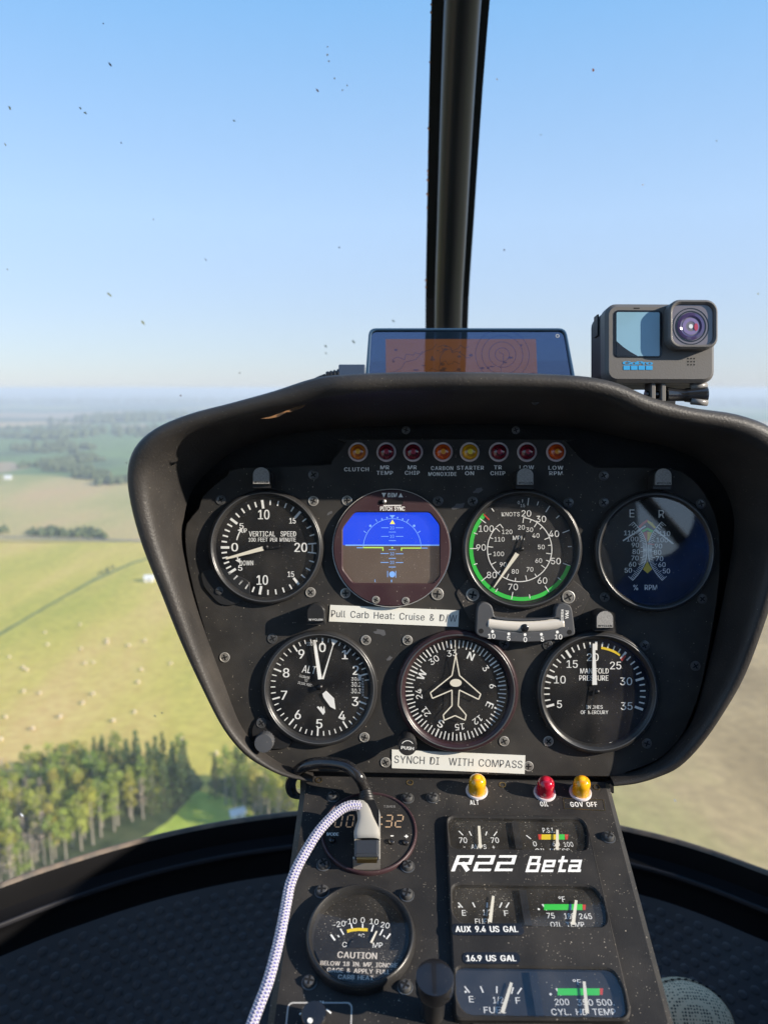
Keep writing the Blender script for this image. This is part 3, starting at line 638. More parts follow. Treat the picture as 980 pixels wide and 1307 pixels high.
# worn paint scuffs and the torn edge of the hood lining
sf = MB()
def blob(mb, fr, p, rx, ry, z, mi=0, n=11, rough=.5, rot=0):
    pts = []
    for i in range(n):
        a = 6.283 * i / n; k = random.uniform(1 - rough, 1); q = (p[0] + (rx * math.cos(a) * k) * math.cos(rot) - (ry * math.sin(a) * k) * math.sin(rot), p[1] + rx * math.cos(a) * k * math.sin(rot) + ry * math.sin(a) * k * math.cos(rot))
        l_ = fr.loc(q[0], q[1], z); pts.append((l_.x, l_.y, z))
    mb.poly([(a, b) for a, b, c in pts], z, mi)
wgm = mat('worn_grey_patch', (.10, .10, .105), .55)
for p, rx, ry, ro in [((585, 646), 13, 4, -.3), ((610, 626), 9, 4, -.4), ((486, 807), 11, 5, .2), ((421, 655), 5, 2, -.5), ((425, 671), 2, 1, 0), ((497, 840), 5, 3, -.6)]: sf = MB(); blob(sf, P1, p, rx, ry, .00012, rot=ro); panel.part('worn_patch', sf, wgm)
tear = MB(); P_ = [(332, 534.5), (345, 532), (360, 526.5), (376, 520), (393, 514.5), (386, 520.5), (372, 526), (366, 526), (356, 532), (343, 534.5)]
tear.add([(P1.loc(x, y, .066).x, P1.loc(x, y, .066).y, .0665) for x, y in P_], [tuple(range(len(P_)))[::-1]]); tear.f = [tuple(reversed(f)) for f in tear.f]
panel.part('torn_lining', tear, mat('torn_foam', (.30, .15, .06), .8, noise=(220, (.06, .035, .02), .08)), label='orange torn edge of the hood lining')

# ------------------------------------------------------------------ gauges
ZD, ZG = .0012, .0046
def gauge(name, label, c, ro, rd, bez='bezel', dial='dial', fr=P1, h=.005, glassm='glass', inner=None, silver=True):
    q = fr.loc(*c); k = (fr.loc(c[0] + 10, c[1]) - fr.loc(c[0] - 10, c[1])).x / 20
    t = Thing(name, label, 'gauge', fr, q.x, q.y, 0, 'round instruments of the panel' if fr is P1 else 'instruments of the console'); t.c = q; t.k = k; t.fr = fr
    b = MB(); ri = (inner or rd) * k; r = ro * k
    b.lathe(q.x, q.y, [(r, -.001), (r, h * .55), (r - .0006, h * .85), (r - .0016, h), (ri + (r - ri) * .55, h), (ri + .0012, h * .8), (ri + .0004, h * .35), (ri, ZD - .0004)], n=72)
    t.bez = t.part('bezel', b, M[bez], smooth=True, angle=50)
    if silver:
        b = MB(); b.lathe(q.x, q.y, [(ri + (r - ri) * .60, h + .0001), (ri + (r - ri) * .56, h + .0004), (ri + (r - ri) * .48, h + .0004), (ri + (r - ri) * .44, h + .0001)], n=72); t.part('retaining_ring', b, M['steel_dark'], smooth=True)
    b = MB(); b.disc(q.x, q.y, ri + .001, ZD - .0003, n=64); t.dial = t.part('dial', b, M[dial])
    b = MB(); b.disc(q.x, q.y, ri + .0008, h * .72, n=64); t.glass = t.part('glass', b, M[glassm])
    return t
def needle(t, pts_px, w0, w1, z=None, m='cream', tail=None, name='needle'):
    z = z or ZD + .0012; b = MB(); A, B = (t.fr.loc(*p, z) for p in pts_px); d = (B - A).normalized(); n = Vector((-d.y, d.x)); k = t.k
    pts = [A + n * w0 * k / 2, A - n * w0 * k / 2, B - n * w1 * k / 2, B + n * w1 * k / 2]
    b.prism([(p.x, p.y) for p in pts][::-1], z - .0003, z + .0002, 0, bottom=True)
    o = t.part(name, b, M[m])
    if tail:
        b = MB(); A2, B2 = (t.fr.loc(*p, z) for p in tail); b.line(A2, B2, 2.4 * k, z + .0003); t.sub(o, 'tail', b, M['dark_needle'])
        b = MB(); b.lathe(t.c.x, t.c.y, [(3 * k, z - .001), (3 * k, z + .0006), (.00001, z + .0008)], n=20); t.sub(o, 'hub', b, M['dark_needle'], smooth=True)
    return o

# vertical speed
t = gauge('vertical_speed_indicator', 'round gauge reading VERTICAL SPEED at the left end of the top row', (340.3, 698), 73, 64)
k = t.k; X, Y = P1.loc(*c1(390, 598)); b = MB()
maj = [270, 307, 352, 41.5, 85, 97, 141, 191, 237]
for a in maj: b.tick(X, Y, a, 50 * k, 61 * k, (3.2 if a not in (85, 97) else 1.6) * k, ZD)
def minor(a0, a1, n, r0, r1, w):
    for i in range(1, n): b.tick(X, Y, a0 + (a1 - a0) * i / n, r0 * k, r1 * k, w * k, ZD)
minor(270, 307, 5, 53.5, 60.5, 2); minor(307, 352, 5, 53.5, 60.5, 2); minor(352, 401.5, 5, 54, 60.5, 1.6); minor(41.5, 85, 4, 54, 60.5, 1.6); minor(97, 141, 4, 54, 60.5, 1.6); minor(141, 191, 5, 54, 60.5, 1.8); minor(191, 237, 5, 53.5, 60.5, 2); minor(237, 270, 5, 53.5, 60.5, 2)
b.arc(X, Y, 55 * k, 56.2 * k, 85, 97, ZD)
b.arc(X, Y, 41 * k, 42.6 * k, 283, 301, ZD); b.arc(X, Y, 41 * k, 42.6 * k, 247, 258, ZD)
for aa, s_ in ((299, 1), (249, -1)):
    b.poly([(X + 42 * k * math.sin(R(aa + 7 * s_)), Y + 42 * k * math.cos(R(aa + 7 * s_))), (X + 38.5 * k * math.sin(R(aa)), Y + 38.5 * k * math.cos(R(aa))), (X + 45.5 * k * math.sin(R(aa)), Y + 45.5 * k * math.cos(R(aa)))], ZD)
t.part('scale', b, M['white']); b = MB()
for st, p, h, w in [('10', (365, 440), 12, 14), ('15', (503, 470), 7, 8), ('20', (543, 598), 11.5, 16), ('10', (358, 755), 12, 14), ('15', (495, 727), 7, 8), ('5', (258, 495), 7, 5), ('UP', (270, 517), 5.5, 7), ('0', (225, 597), 10.5, 8),
                    ('DOWN', (282, 673), 6, 17), ('5', (252, 697), 7, 5), ('VERTICAL  SPEED', (407, 533), 6.6, 60), ('100 FEET PER MINUTE', (405, 561), 5, 60)]:
    TX(b, P1, st, c1(*p), h, ZD + .00005, w, bold=.016)
t.part('numerals', b, M['white'])
needle(t, (c1(183, 652), c1(362, 603)), 2.5, 5.5, tail=(c1(362, 603), c1(462, 592)), m='cream')
b = MB(); q = [P1.loc(*c1(*p)) for p in [(150, 690), (60, 715), (78, 790), (150, 870), (205, 880), (300, 840), (300, 760)]]; b.prism(roundpoly([(v.x, v.y) for v in q], .004), 0, .0012, bev=.0003); lug = t.part('mounting_lug', b, M['bezel'])
q = P1.loc(*c1(153, 806)); b = MB(); b.lathe(q.x, q.y, [(.0028, .001), (.0028, .0018), (.0024, .0021), (.00001, .0021)], n=18); b.line((q.x - .002, q.y + .0005), (q.x + .002, q.y - .0005), .0006, .00218, 1); t.sub(lug, 'screw', b, [M['steel_dark'], M['void']], smooth=True, angle=40)

# attitude display
q = P1.loc(499.6, 699.2); t = Thing('attitude_indicator', 'round maroon faced attitude display with blue sky over brown ground on screen', 'gauge', P1, q.x, q.y, 0, 'round instruments of the panel'); t.c = q; t.k = k; t.fr = P1
scr = [P1.loc(*cz(*p)) for p in [(160, 238), (825, 238), (912, 350), (912, 800), (850, 870), (150, 865), (55, 740), (55, 375)]]; scr = roundpoly([(v.x, v.y) for v in scr][::-1], .0022)
ro = 74 * K; circ = [(q.x + ro * math.cos(6.2832 * i / 72), q.y + ro * math.sin(6.2832 * i / 72)) for i in range(72)]
b = MB(); b.prism(circ, 0, .0045, bev=.0007, holes=[scr]); t.part('bezel', b, M['bezel_red'])
b = MB(); b.lathe(q.x, q.y, [(ro + .0001, .0036), (ro + .0006, .0038), (ro + .0006, .0030), (ro + .0001, .0028)], n=72); t.part('edge_ring', b, M['steel'])
zs = .0012; b = MB(); U = lambda x, y: P1.loc(*cz(x, y))
def recz(mb, x0, y0, x1, y1, z, mi=0): a, c = U(x0, y1), U(x1, y0); mb.quad([(a.x, a.y, z), (c.x, a.y, z), (c.x, c.y, z), (a.x, c.y, z)], mi)
b.poly([tuple(U(*p)) for p in [(45, 530), (45, 370), (150, 228), (835, 228), (922, 345), (922, 530)]], zs); sc1 = t.part('screen', b, M['scr_blue'], label='blue sky half of the lit screen')
b = MB(); b.poly([tuple(U(*p)) for p in [(45, 530), (922, 530), (922, 805), (858, 880), (140, 876), (45, 745)]], zs); t.sub(sc1, 'screen_ground', b, M['scr_brown'], label='brown ground half of the lit screen')
b = MB(); z1 = zs + .0001
recz(b, 75, 525, 915, 536, z1)
cc = U(493, 550)
b.arc(cc.x, cc.y, 254 / 7 * K, 258.5 / 7 * K, -90, 90, z1)
for (xa, ya, xb, yb, w) in [(395, 375, 462, 375, 5), (525, 375, 592, 375, 5), (462, 413, 525, 413, 5), (395, 452, 462, 452, 5), (525, 452, 592, 452, 5), (462, 490, 525, 490, 5), (462, 570, 525, 570, 5), (390, 605, 462, 605, 6), (525, 607, 592, 607, 6), (462, 647, 525, 647, 6),
                            (390, 684, 462, 684, 6), (525, 685, 592, 685, 6), (462, 725, 525, 725, 6), (177, 553, 235, 553, 7), (755, 556, 808, 556, 7), (240, 403, 262, 420, 6), (745, 403, 722, 420, 6), (345, 298, 358, 320, 6), (640, 298, 622, 325, 6), (452, 760, 452, 815, 6), (525, 760, 525, 820, 6), (487, 838, 487, 860, 8), (340, 835, 340, 860, 5)]:
    b.line(U(xa, ya), U(xb, yb), w / 7 * K, z1)
for x, y, r in [(298, 357, 11), (688, 357, 11), (402, 298, 7), (447, 285, 7), (541, 285, 7), (586, 298, 7), (493, 790, 27)]: v = U(x, y); b.disc(v.x, v.y, r / 7 * K, z1, n=14)
b.poly([tuple(U(468, 262)), tuple(U(493, 292)), tuple(U(520, 262))], z1)
for st, x, y in [('20', 492, 376), ('10', 492, 452), ('10', 492, 607), ('20', 492, 685)]: TX(b, P1, st, cz(x, y), 4, z1, 5, bold=0)
t.sub(sc1, 'pitch_scale', b, M['scr_line'])
b = MB(); b.poly([tuple(U(472, 342)), tuple(U(518, 342)), tuple(U(495, 303))], z1 + .00005); t.sub(sc1, 'roll_pointer', b, M['scr_yellow'])
b = MB(); 
for a in ((235, 552, 415, 552), (410, 548, 410, 580), (570, 556, 752, 556), (575, 552, 575, 580), (485, 553, 500, 553)): b.line(U(a[0], a[1]), U(a[2], a[3]), 10 / 7 * K, z1 + .0001)
t.sub(sc1, 'aircraft_symbol', b, M['scr_green'])
b = MB(); b.poly([tuple(U(*p)) for p in [(45, 745), (45, 370), (150, 228), (835, 228), (922, 345), (922, 805), (858, 880), (140, 876)]], .0022); t.part('glass', b, M['glass'])
b = MB(); TX(b, P1, 'DIM', cz(495, 83), 5.4, .0047, 11.5, bold=.03); b.poly([tuple(U(398, 65)), tuple(U(418, 104)), tuple(U(440, 65))], .0047); b.poly([tuple(U(547, 104)), tuple(U(588, 104)), tuple(U(568, 65))], .0047)
TX(b, P1, 'PITCH SYNC', cz(496, 204), 5.4, .0047, 31, bold=.03); b.line(U(415, 176), U(572, 176), 8 / 7 * K, .0047); t.part('lettering', b, M['white'])
b = MB(); b.prism(rrect(*U(375, 166), *U(590, 124), .0012), .0045, .0047); sw = t.part('switch_slot', b, M['void']); v = U(424, 140); b = MB(); b.lathe(v.x, v.y, [(.0015, .0046), (.0013, .0062), (.00001, .0064)], n=14); t.sub(sw, 'switch_lever', b, M['steel'], smooth=True)
for p in (c2(225, 850), c2(368, 855)): screw(t, P1, p, SC_M, z=.0046, s=.75)

# airspeed
t = gauge('airspeed_indicator', 'round gauge marked KNOTS and MPH with a broad green arc round its dial', (664.7, 700.4), 76.5, 67.5, dial='dial_gray', h=.0058)
b = MB(); O3 = Vector((415, 785)); X, Y = t.c.x, t.c.y
def ang(x, y, o): return math.degrees(math.atan2(x - o[0], -(y - o[1]))) 
b.arc(X, Y, 61.5 * k, 66.5 * k, 109, 313, ZD); t.part('green_arc', b, M['green'])
b = MB(); b.line(P1.loc(*c3(180, 570)), P1.loc(*c3(215, 606)), 1.6 * k, ZD + .0002); t.part('red_line', b, M['red'])
b = MB()
for p in [(455, 507), (568, 553), (677, 683), (688, 880), (572, 1032), (357, 1080), (180, 975), (107, 783), (172, 608)]: b.tick(X, Y, ang(*p, O3), 56 * k, 65.5 * k, 1.1 * k, ZD + .0001)
for p in [(513, 513), (632, 594), (710, 771), (652, 972), (467, 1085), (257, 1050), (117, 884), (117, 685), (235, 540)]: b.tick(X, Y, ang(*p, O3), 59 * k, 64 * k, 1.1 * k, ZD + .0001)
C0 = P1.loc(*c3(404, 790)); rI = 41 * k
b.arc(C0.x, C0.y, rI - .6 * k, rI + .5 * k, 7, 312, ZD + .0001)
for i, a in enumerate([7, 21, 33, 45, 68, 82, 98, 112, 126, 148, 167, 188, 204, 222, 242, 261, 275, 292, 312]): b.tick(C0.x, C0.y, a, rI - (7 if i % 2 == 0 else 4.5) * k, rI, 1.0 * k, ZD + .0001)
b.line(P1.loc(*c3(258, 650)), P1.loc(*c3(282, 632)), 1 * k, ZD); b.line(P1.loc(*c3(282, 632)), P1.loc(*c3(302, 658)), 1 * k, ZD)
for p in [(422, 480)]: b.tick(X, Y, ang(*p, O3), 59 * k, 63 * k, .8 * k, ZD)
t.part('scale', b, M['white']); b = MB()
for st, p, h in [('20', (448, 565), 8), ('30', (540, 600), 8), ('40', (620, 692), 8), ('50', (632, 863), 8), ('60', (548, 985), 8), ('70', (365, 1025), 8), ('80', (232, 950), 8), ('90', (165, 778), 8), ('100', (197, 660), 8),
                 ('0', (400, 497), 4), ('15', (425, 516), 4), ('20', (417, 652), 5.6), ('30', (468, 667), 5.6), ('40', (507, 703), 5.6), ('50', (541, 775), 5.6), ('60', (525, 860), 5.6), ('70', (470, 915), 5.6), ('80', (378, 928), 5.6), ('90', (303, 885), 5.6), ('100', (275, 818), 5.6), ('110', (280, 727), 5.6), ('120', (328, 680), 5.6)]:
    TX(b, P1, st, c3(*p), h, ZD + .0002, bold=.0)
TX(b, P1, 'KNOTS', c3(350, 570), 5.2, ZD + .0002, 23, bold=0); TX(b, P1, 'MPH', c3(400, 718), 5.4, ZD + .0002, 15, bold=.005); t.part('numerals', b, M['white'])
needle(t, (c3(245, 1028), c3(392, 815)), 1.2, 5.5, tail=(c3(392, 815), c3(440, 690)))

# tachometer
t = gauge('dual_tachometer', 'round percent RPM gauge with E and R scales, right end of top row', (832.8, 703.4), 77, 67, glassm='glass_tach', h=.0062)
W_ = lambda x, y: P1.loc(*ct(x, y)); X, Y = t.c.x, t.c.y; b = MB(); z = ZD
for s_ in (1, -1):
    pts = [(243, 322), (310, 400), (360, 480), (388, 560), (395, 620), (395, 660), (390, 720), (372, 790), (335, 860), (285, 930), (235, 985)]
    if s_ < 0: pts = [(804 - x, y) for x, y in pts]
    cv = catmull([Vector((*W_(*p), 0)) for p in pts], 4)
    for i in range(len(cv) - 1): b.line(cv[i], cv[i + 1], .9 * k, z)
    L_ = len(cv)
    for i in range(0, 41):
        f = i / 40 * (L_ - 1.001); j = int(f); p = cv[j].lerp(cv[j + 1], f - j); d = (cv[j + 1] - cv[j]).normalized(); n_ = Vector((d.y, -d.x)) * s_
        ln = (7.5 if i % 5 == 0 else 5) * k; b.line(p, p.to_2d() + n_ * ln, .75 * k, z)
t.part('scale', b, M['white']); b = MB()
for st, x, y in [('110', 205, 447), ('100', 238, 517), ('90', 270, 585), ('80', 280, 660), ('70', 266, 733), ('60', 238, 803), ('50', 190, 872), ('110', 603, 455), ('100', 575, 527), ('90', 533, 597), ('80', 522, 667), ('70', 545, 740), ('60', 572, 808), ('50', 622, 880)]: TX(b, P1, st, ct(x, y), 6, z + .0001, bold=.01)
TX(b, P1, 'E', ct(232, 225), 10, z, bold=0); TX(b, P1, 'R', ct(566, 232), 10, z, bold=0); TX(b, P1, '%  RPM', c4(388, 640), 6.6, z, 30, bold=.01); t.part('numerals', b, M['white'])
b = MB()
def py(pts, mi): b.poly([tuple(W_(*p)) for p in pts], z + .00003 * (mi + 1), mi)
py([(400, 770), (350, 860), (402, 905), (455, 860)], 0); py([(400, 432), (402, 545), (425, 520), (450, 440)], 0); py([(402, 300), (455, 330), (500, 385), (480, 400), (430, 350), (402, 330)], 0)
py([(355, 440), (398, 430), (400, 545), (375, 510)], 1); py([(300, 375), (330, 340), (402, 290), (402, 320), (350, 360), (320, 395)], 1); py([(405, 562), (480, 572), (480, 586), (405, 575)], 1)
py([(335, 420), (402, 385), (470, 420), (455, 445), (402, 412), (352, 440)], 2)
t.part('colour_bands', b, [M['yellow'], M['red'], M['green']])
needle(t, (ct(130, 537), ct(385, 368)), 1.6, 1.6, m='white', name='engine_needle'); needle(t, (ct(700, 572), ct(500, 415)), 1.6, 1.6, m='white', name='rotor_needle')
b = MB(); 
for x, y in ((215, 368), (215, 548)): v = P1.loc(*c4(x, y)); b.disc(v.x, v.y, 2.6 * k, ZD, n=14)
t.part('dial_screw', b, M['void'])

# altimeter
t = gauge('altimeter', 'round altimeter numbered 0 to 9 with three white hands, left in bottom row', (408.2, 877.5), 74, 63.5)
X, Y = (P1.loc(*c5(561, 436))).x, P1.loc(*c5(561, 436)).y; b = MB()
for i in range(50):
    a = i * 7.2 + 3
    if 86 < a < 102: continue
    b.tick(X, Y, a, (53 if i % 5 == 0 else 57) * k, 63 * k, (2.0 if i % 5 == 0 else 1.3) * k, ZD)
for y_, w_ in ((530, 3), (600, 6), (665, 3)): v, v2 = P1.loc(*cp(440, 840, 40)(425, y_)), P1.loc(*cp(440, 840, 40)(515, y_)); b.line(v, v2, w_ * .55 * k, ZD)
for i in range(12): v = P1.loc(462, 865.5 + i * 2); b.line((v.x, v.y), (v.x + 2.2 * k, v.y), .7 * k, ZD)
t.part('scale', b, M['white']); b = MB()
for st, p in [('0', (571, 250)), ('1', (679, 285)), ('2', (731, 360)), ('3', (728, 510)), ('4', (665, 578)), ('5', (556, 617)), ('6', (453, 573)), ('7', (387, 480)), ('8', (397, 372)), ('9', (470, 282))]: TX(b, P1, st, c5(*p), 11.5, ZD + .0001, bold=.012)
TX(b, P1, '100', c5(510, 233), 4.5, ZD, 7.5, rot=0); TX(b, P1, 'ALT', c5(508, 356), 9.5, ZD, 17, rot=6, bold=.01, shear=.15)
for st, p, w in [('CALIBRATED', (485, 392), 13), ('TO', (492, 409), 4), ('20,000 FEET', (487, 426), 18)]: TX(b, P1, st, c5(*p), 3, ZD, w, rot=13, bold=0)
for st, y_, c_ in [('30.1', 866.5, 4), ('30.2', 873.5, 5.8), ('30.3', 882, 5.8)]: TX(b, P1, st, (454.5, y_), c_, ZD, 12.5, bold=.0)
t.part('numerals', b, M['white'])
needle(t, (c5(532, 215), c5(560, 403)), 3.5, 5, z=ZD + .0022, m='white', name='hundreds_hand')
needle(t, (c5(622, 240), c5(573, 402)), 1.0, 2.4, z=ZD + .0014, m='white', name='ten_thousands_hand')
b = MB(); b.poly([tuple(P1.loc(*c5(*p))) for p in [(612, 203), (622, 240), (655, 208)]], ZD + .0014); t.part('hand_tip', b, M['white'])
b = MB(); b.prism([tuple(P1.loc(*c5(*p))) for p in [(572, 470), (590, 455), (628, 492), (635, 545), (610, 532), (578, 488)]], ZD + .0006, ZD + .0010); t.part('thousands_hand', b, M['white'])
b = MB()
for i in range(3): b.poly([tuple(P1.loc(*c5(*p))) for p in [(545 + i * 16, 535 - i * 0), (552 + i * 14, 530), (585 + i * 0, 560 + 0 * i), (575, 572 - i * 8)]][:4], ZD + .0002 + i * .00002)
t.part('warning_flag', b, M['white'])
b = MB(); b.lathe(X, Y, [(3.5 * k, ZD), (3.5 * k, ZD + .003), (.00001, ZD + .0033)], n=18); t.part('hub', b, M['dark_needle'], smooth=True)
def knob(th, fr, cap_px, base_px, rpx, hgt, name='knob', capname=None, m='blackgloss', mark=None, n=36, grip=False):
    a = fr.loc(*base_px); v = fr.loc(*cap_px, hgt); kk = (fr.loc(cap_px[0] + 10, cap_px[1], hgt) - fr.loc(cap_px[0] - 10, cap_px[1], hgt)).x / 20; r = rpx * kk; b = MB()
    prof = [(r * .62, 0), (r * .62, hgt * .35), (r * .95, hgt * .45), (r, hgt * .5), (r, hgt * .93), (r * .93, hgt * .99), (r * .5, hgt), (.00001, hgt)]
    b.lathe(v.x, v.y, prof, n=n)
    if grip:
        for i, p in enumerate(b.v):
            if (i % n) % 2 == 0 and .3 * hgt < p[2] < .95 * hgt: b.v[i] = (v.x + (p[0] - v.x) * .95, v.y + (p[1] - v.y) * .95, p[2])
    return th.part(name, b, M[m], smooth=True, angle=40), v, r
b = MB(); q2 = [P1.loc(*c5(*p)) for p in [(270, 570), (230, 640), (240, 700), (330, 740), (400, 735), (430, 700), (330, 600)]]; b.prism(roundpoly([(v.x, v.y) for v in q2], .004), 0, .0016, bev=.0004); t.part('mounting_lug', b, M['bezel'])
knob(t, P1, c5(288, 713), c5(330, 690), 12.3, .017, 'setting_knob', m='slip', n=40, grip=True); screw(t, P1, c5(278, 614), SC_B, z=.0017)

# directional gyro
t = gauge('heading_indicator', 'round heading gauge with a white aeroplane outline over a compass card', (582.8, 880.7), 77.5, 65.5, bez='bezel_dark_red', h=.0056)
cc = P1.loc(*c6(420, 455)); X, Y = cc.x, cc.y; b = MB(); HD = 24.0
for i in range(72): b.tick(X, Y, HD + i * 5, (53.5 if i % 2 == 0 else 55.5) * k, 64 * k, (1.9 if i % 6 == 0 else 1.3) * k, ZD)
t.part('compass_card', b, M['white']); b = MB()
for i, st in enumerate(['N', '3', '6', 'E', '12', '15', 'S', '21', '24', 'W', '30', '33']):
    a = HD + 30 * i; p = (420 + 178 * math.sin(R(a)), 455 - 178 * math.cos(R(a))); TX(b, P1, st, c6(*p), 9.5 if st in 'NESW' else 8, ZD + .0001, rot=a, bold=.018 if st in 'NESW' else .006)
t.part('numerals', b, M['white']); b = MB()
ap = [(420, 285), (438, 385), (540, 475), (530, 500), (437, 455), (432, 530), (470, 575), (465, 600), (417, 578), (365, 600), (360, 575), (402, 530), (402, 455), (308, 495), (298, 468), (402, 385)]
zA = .0036
for i in range(len(ap)): b.line(P1.loc(*c6(*ap[i]), zA), P1.loc(*c6(*ap[(i + 1) % len(ap)]), zA), 1.5 * k, zA + .00001 * i)
b.line(P1.loc(*c6(417, 215), zA), P1.loc(*c6(420, 290), zA), .8 * k, zA); t.part('aeroplane_outline', b, M['cream'])
v = P1.loc(*c6(420, 420), zA); b = MB(); b.disc(v.x, v.y, 7.5 * k, zA + .0004, n=20, ry=5 * k); t.part('hub', b, M['cream'])
kn, v, r = knob(t, P1, c6(188, 728), c6(200, 690), 12.3, .026, 'push_knob', m='bezel', grip=True)
b = MB(); b.text('PUSH', v.x, v.y - .0008, .0021, .0262, 0, .0085, rot=5, bold=.02); b.arc(v.x, v.y, .0040, .0044, -60, 60, .0262); t.sub(kn, 'lettering', b, M['white'])

# manifold pressure
t = gauge('manifold_pressure_gauge', 'round gauge reading MANIFOLD PRESSURE at the right of the bottom row', (760.8, 882), 78, 67, h=.0056)
cc = P1.loc(*c7(370, 465)); X, Y = cc.x, cc.y; b = MB()
for i in range(7):
    a = 253.6 + 36 * i; b.tick(X, Y, a, 54 * k, 65 * k, 3.0 * k, ZD)
    if i < 6:
        for j in range(1, 5 if i != 3 else 5): b.tick(X, Y, a + j * 7.2, 57.5 * k, 64.5 * k, 1.7 * k, ZD)
t.part('scale', b, M['white'])
b = MB(); b.arc(X, Y, 56 * k, 59 * k, 8, 34, ZD + .0001); t.part('yellow_arc', b, M['yellow'])
b = MB(); b.tick(X, Y, 39.5, 53 * k, 61 * k, 3 * k, ZD + .0001); t.part('red_mark', b, M['red'])
b = MB()
for st, p in [('5', (202, 523)), ('10', (204, 405)), ('15', (263, 330)), ('20', (362, 297)), ('25', (472, 337)), ('30', (522, 413)), ('35', (525, 532))]: TX(b, P1, st, c7(*p), 9.6, ZD, bold=.006)
for st, p, h, w in [('MANIFOLD', (370, 363), 6.6, 36), ('PRESSURE', (367, 397), 6.6, 37), ('INCHES', (370, 537), 4.6, 21), ('OF MERCURY', (370, 562), 4.6, 35)]: TX(b, P1, st, c7(*p), h, ZD, w, bold=.016)
t.part('numerals', b, M['white'])
needle(t, (c7(367, 232), c7(371, 430)), 3.0, 6, m='white', tail=(c7(372, 430), c7(352, 565)))
b = MB(); b.line(P1.loc(*c7(440, 709)), P1.loc(*c7(560, 690)), 2.4 * k, ZD + .0002); t.part('reflection_sliver', b, M['white'])  # white bar paints a sliver of reflection low on the dial

# eyebrow lamps
EB = [((333.5, 607.5), 'small grey eyebrow lamp above the vertical speed gauge', 0), ((670, 608.5), 'small grey eyebrow lamp above the airspeed gauge hiding a warning word', 3), ((846, 609), 'small grey eyebrow lamp above the percent RPM gauge', 0),
      ((403, 783), 'small black eyebrow lamp above the altimeter', 0), ((771.5, 791), 'small grey eyebrow lamp above the manifold pressure gauge', 5)]
EH = .014
for i, (p, lab, rot) in enumerate(EB):
    q = P1.loc(p[0], p[1], EH); t = Thing('eyebrow_lamp', lab, 'lamp', P1, q.x, q.y, 0, 'eyebrow lamps above the gauges')
    w, hh = 10.8 * K, 10.5 * K; pts = [(q.x - w, q.y - hh), (q.x + w, q.y - hh)] + [(q.x + w * math.cos(R(a)), q.y + hh - w * .9 + w * .9 * math.sin(R(a)) + .0006) for a in range(0, 181, 15)]
    b = MB(); b.prism(pts, 0, EH, bev=.0006); t.part('housing', b, M['bezel'])
    ins = [(q.x + (x - q.x) * .93, q.y + (y - q.y) * .93) for x, y in pts]; b = MB(); b.prism(ins, EH, EH + .0003); f_ = t.part('front', b, M['cap'] if i != 3 else M['bezel'])
    b = MB(); b.text('WYCLEN', q.x, q.y - hh * .72, .0013, EH + .0004, 0, w * 1.6, bold=.01); t.sub(f_, 'lettering', b, M['white'] if i == 3 else M['void'])
    b = MB(); b.box((q.x, q.y - hh - .0006, EH * .42), (w * 2.1, .0035, EH * .8)); t.part('shade', b, M['bezel'])

# warning lamps
def warn(fr, p, rr, rl, mat_, lab, txt, dome=.8, lift=.0, grp=''):
    q = fr.loc(*p); kk = (fr.loc(p[0] + 10, p[1]) - fr.loc(p[0] - 10, p[1])).x / 20; r0, r1 = rr * kk, rl * kk
    t = Thing('warning_lamp', lab, 'warning light', fr, q.x, q.y, 0, grp)
    b = MB(); b.lathe(q.x, q.y, [(r0, 0), (r0, .0010), (r0 * .93, .0016), (r1 * 1.02, .0013), (r1 * .98, 0)], n=32); t.part('ring', b, M['ring'], smooth=True, angle=50)
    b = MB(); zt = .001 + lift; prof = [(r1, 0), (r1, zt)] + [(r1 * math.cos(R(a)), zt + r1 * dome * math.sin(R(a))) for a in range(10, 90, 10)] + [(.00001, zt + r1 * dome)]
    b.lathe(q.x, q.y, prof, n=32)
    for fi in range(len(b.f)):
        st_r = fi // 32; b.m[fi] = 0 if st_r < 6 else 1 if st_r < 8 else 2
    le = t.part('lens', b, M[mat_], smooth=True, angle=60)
    if txt:
        b = MB()
        for st, tp_, h, w in txt: TX(b, fr, st, tp_, h + .3, .0001, w, bold=.02, gap=.16)
        t.part('lettering', b, M['white'])
G1 = 'row of warning lamps above the gauges'
for x, m_, lab, tx in [
    (457, 'l_amber', 'amber warning lamp labelled CLUTCH', [('CLUTCH', (455, 599), 4.6, 31)]),
    (493, 'l_red', 'dark red warning lamp labelled MR TEMP', [('MR', (491, 596.5), 4.6, 11), ('TEMP', (491, 603.5), 4.6, 20.5)]),
    (527, 'l_red', 'dark red warning lamp labelled MR CHIP', [('MR', (526, 596.5), 4.6, 11), ('CHIP', (526, 603.5), 4.6, 18.5)]),
    (565, 'l_orange', 'orange warning lamp labelled CARBON MONOXIDE', [('CARBON', (564, 597.5), 4.6, 28), ('MONOXIDE', (564.5, 605), 4.6, 35.5)]),
    (599, 'l_yellow', 'yellow warning lamp labelled STARTER ON', [('STARTER', (600, 597), 4.6, 34), ('ON', (599, 604), 4.6, 11)]),
    (636, 'l_red', 'dark red warning lamp labelled TR CHIP', [('TR', (635, 596.5), 4.6, 9.5), ('CHIP', (635, 604), 4.6, 18.5)]),
    (672, 'l_red', 'dark red warning lamp whose lower word is hidden by an eyebrow lamp', [('LOW', (672, 596.5), 4.6, 18)]),
    (709, 'l_orange', 'orange warning lamp labelled LOW RPM at the right end of the row', [('LOW', (709, 597), 4.6, 18.5), ('RPM', (709, 604), 4.6, 16.5)])]:
    warn(P1, (x, 577), 12.6, 10, m_, lab, tx, .8, .0008, G1)

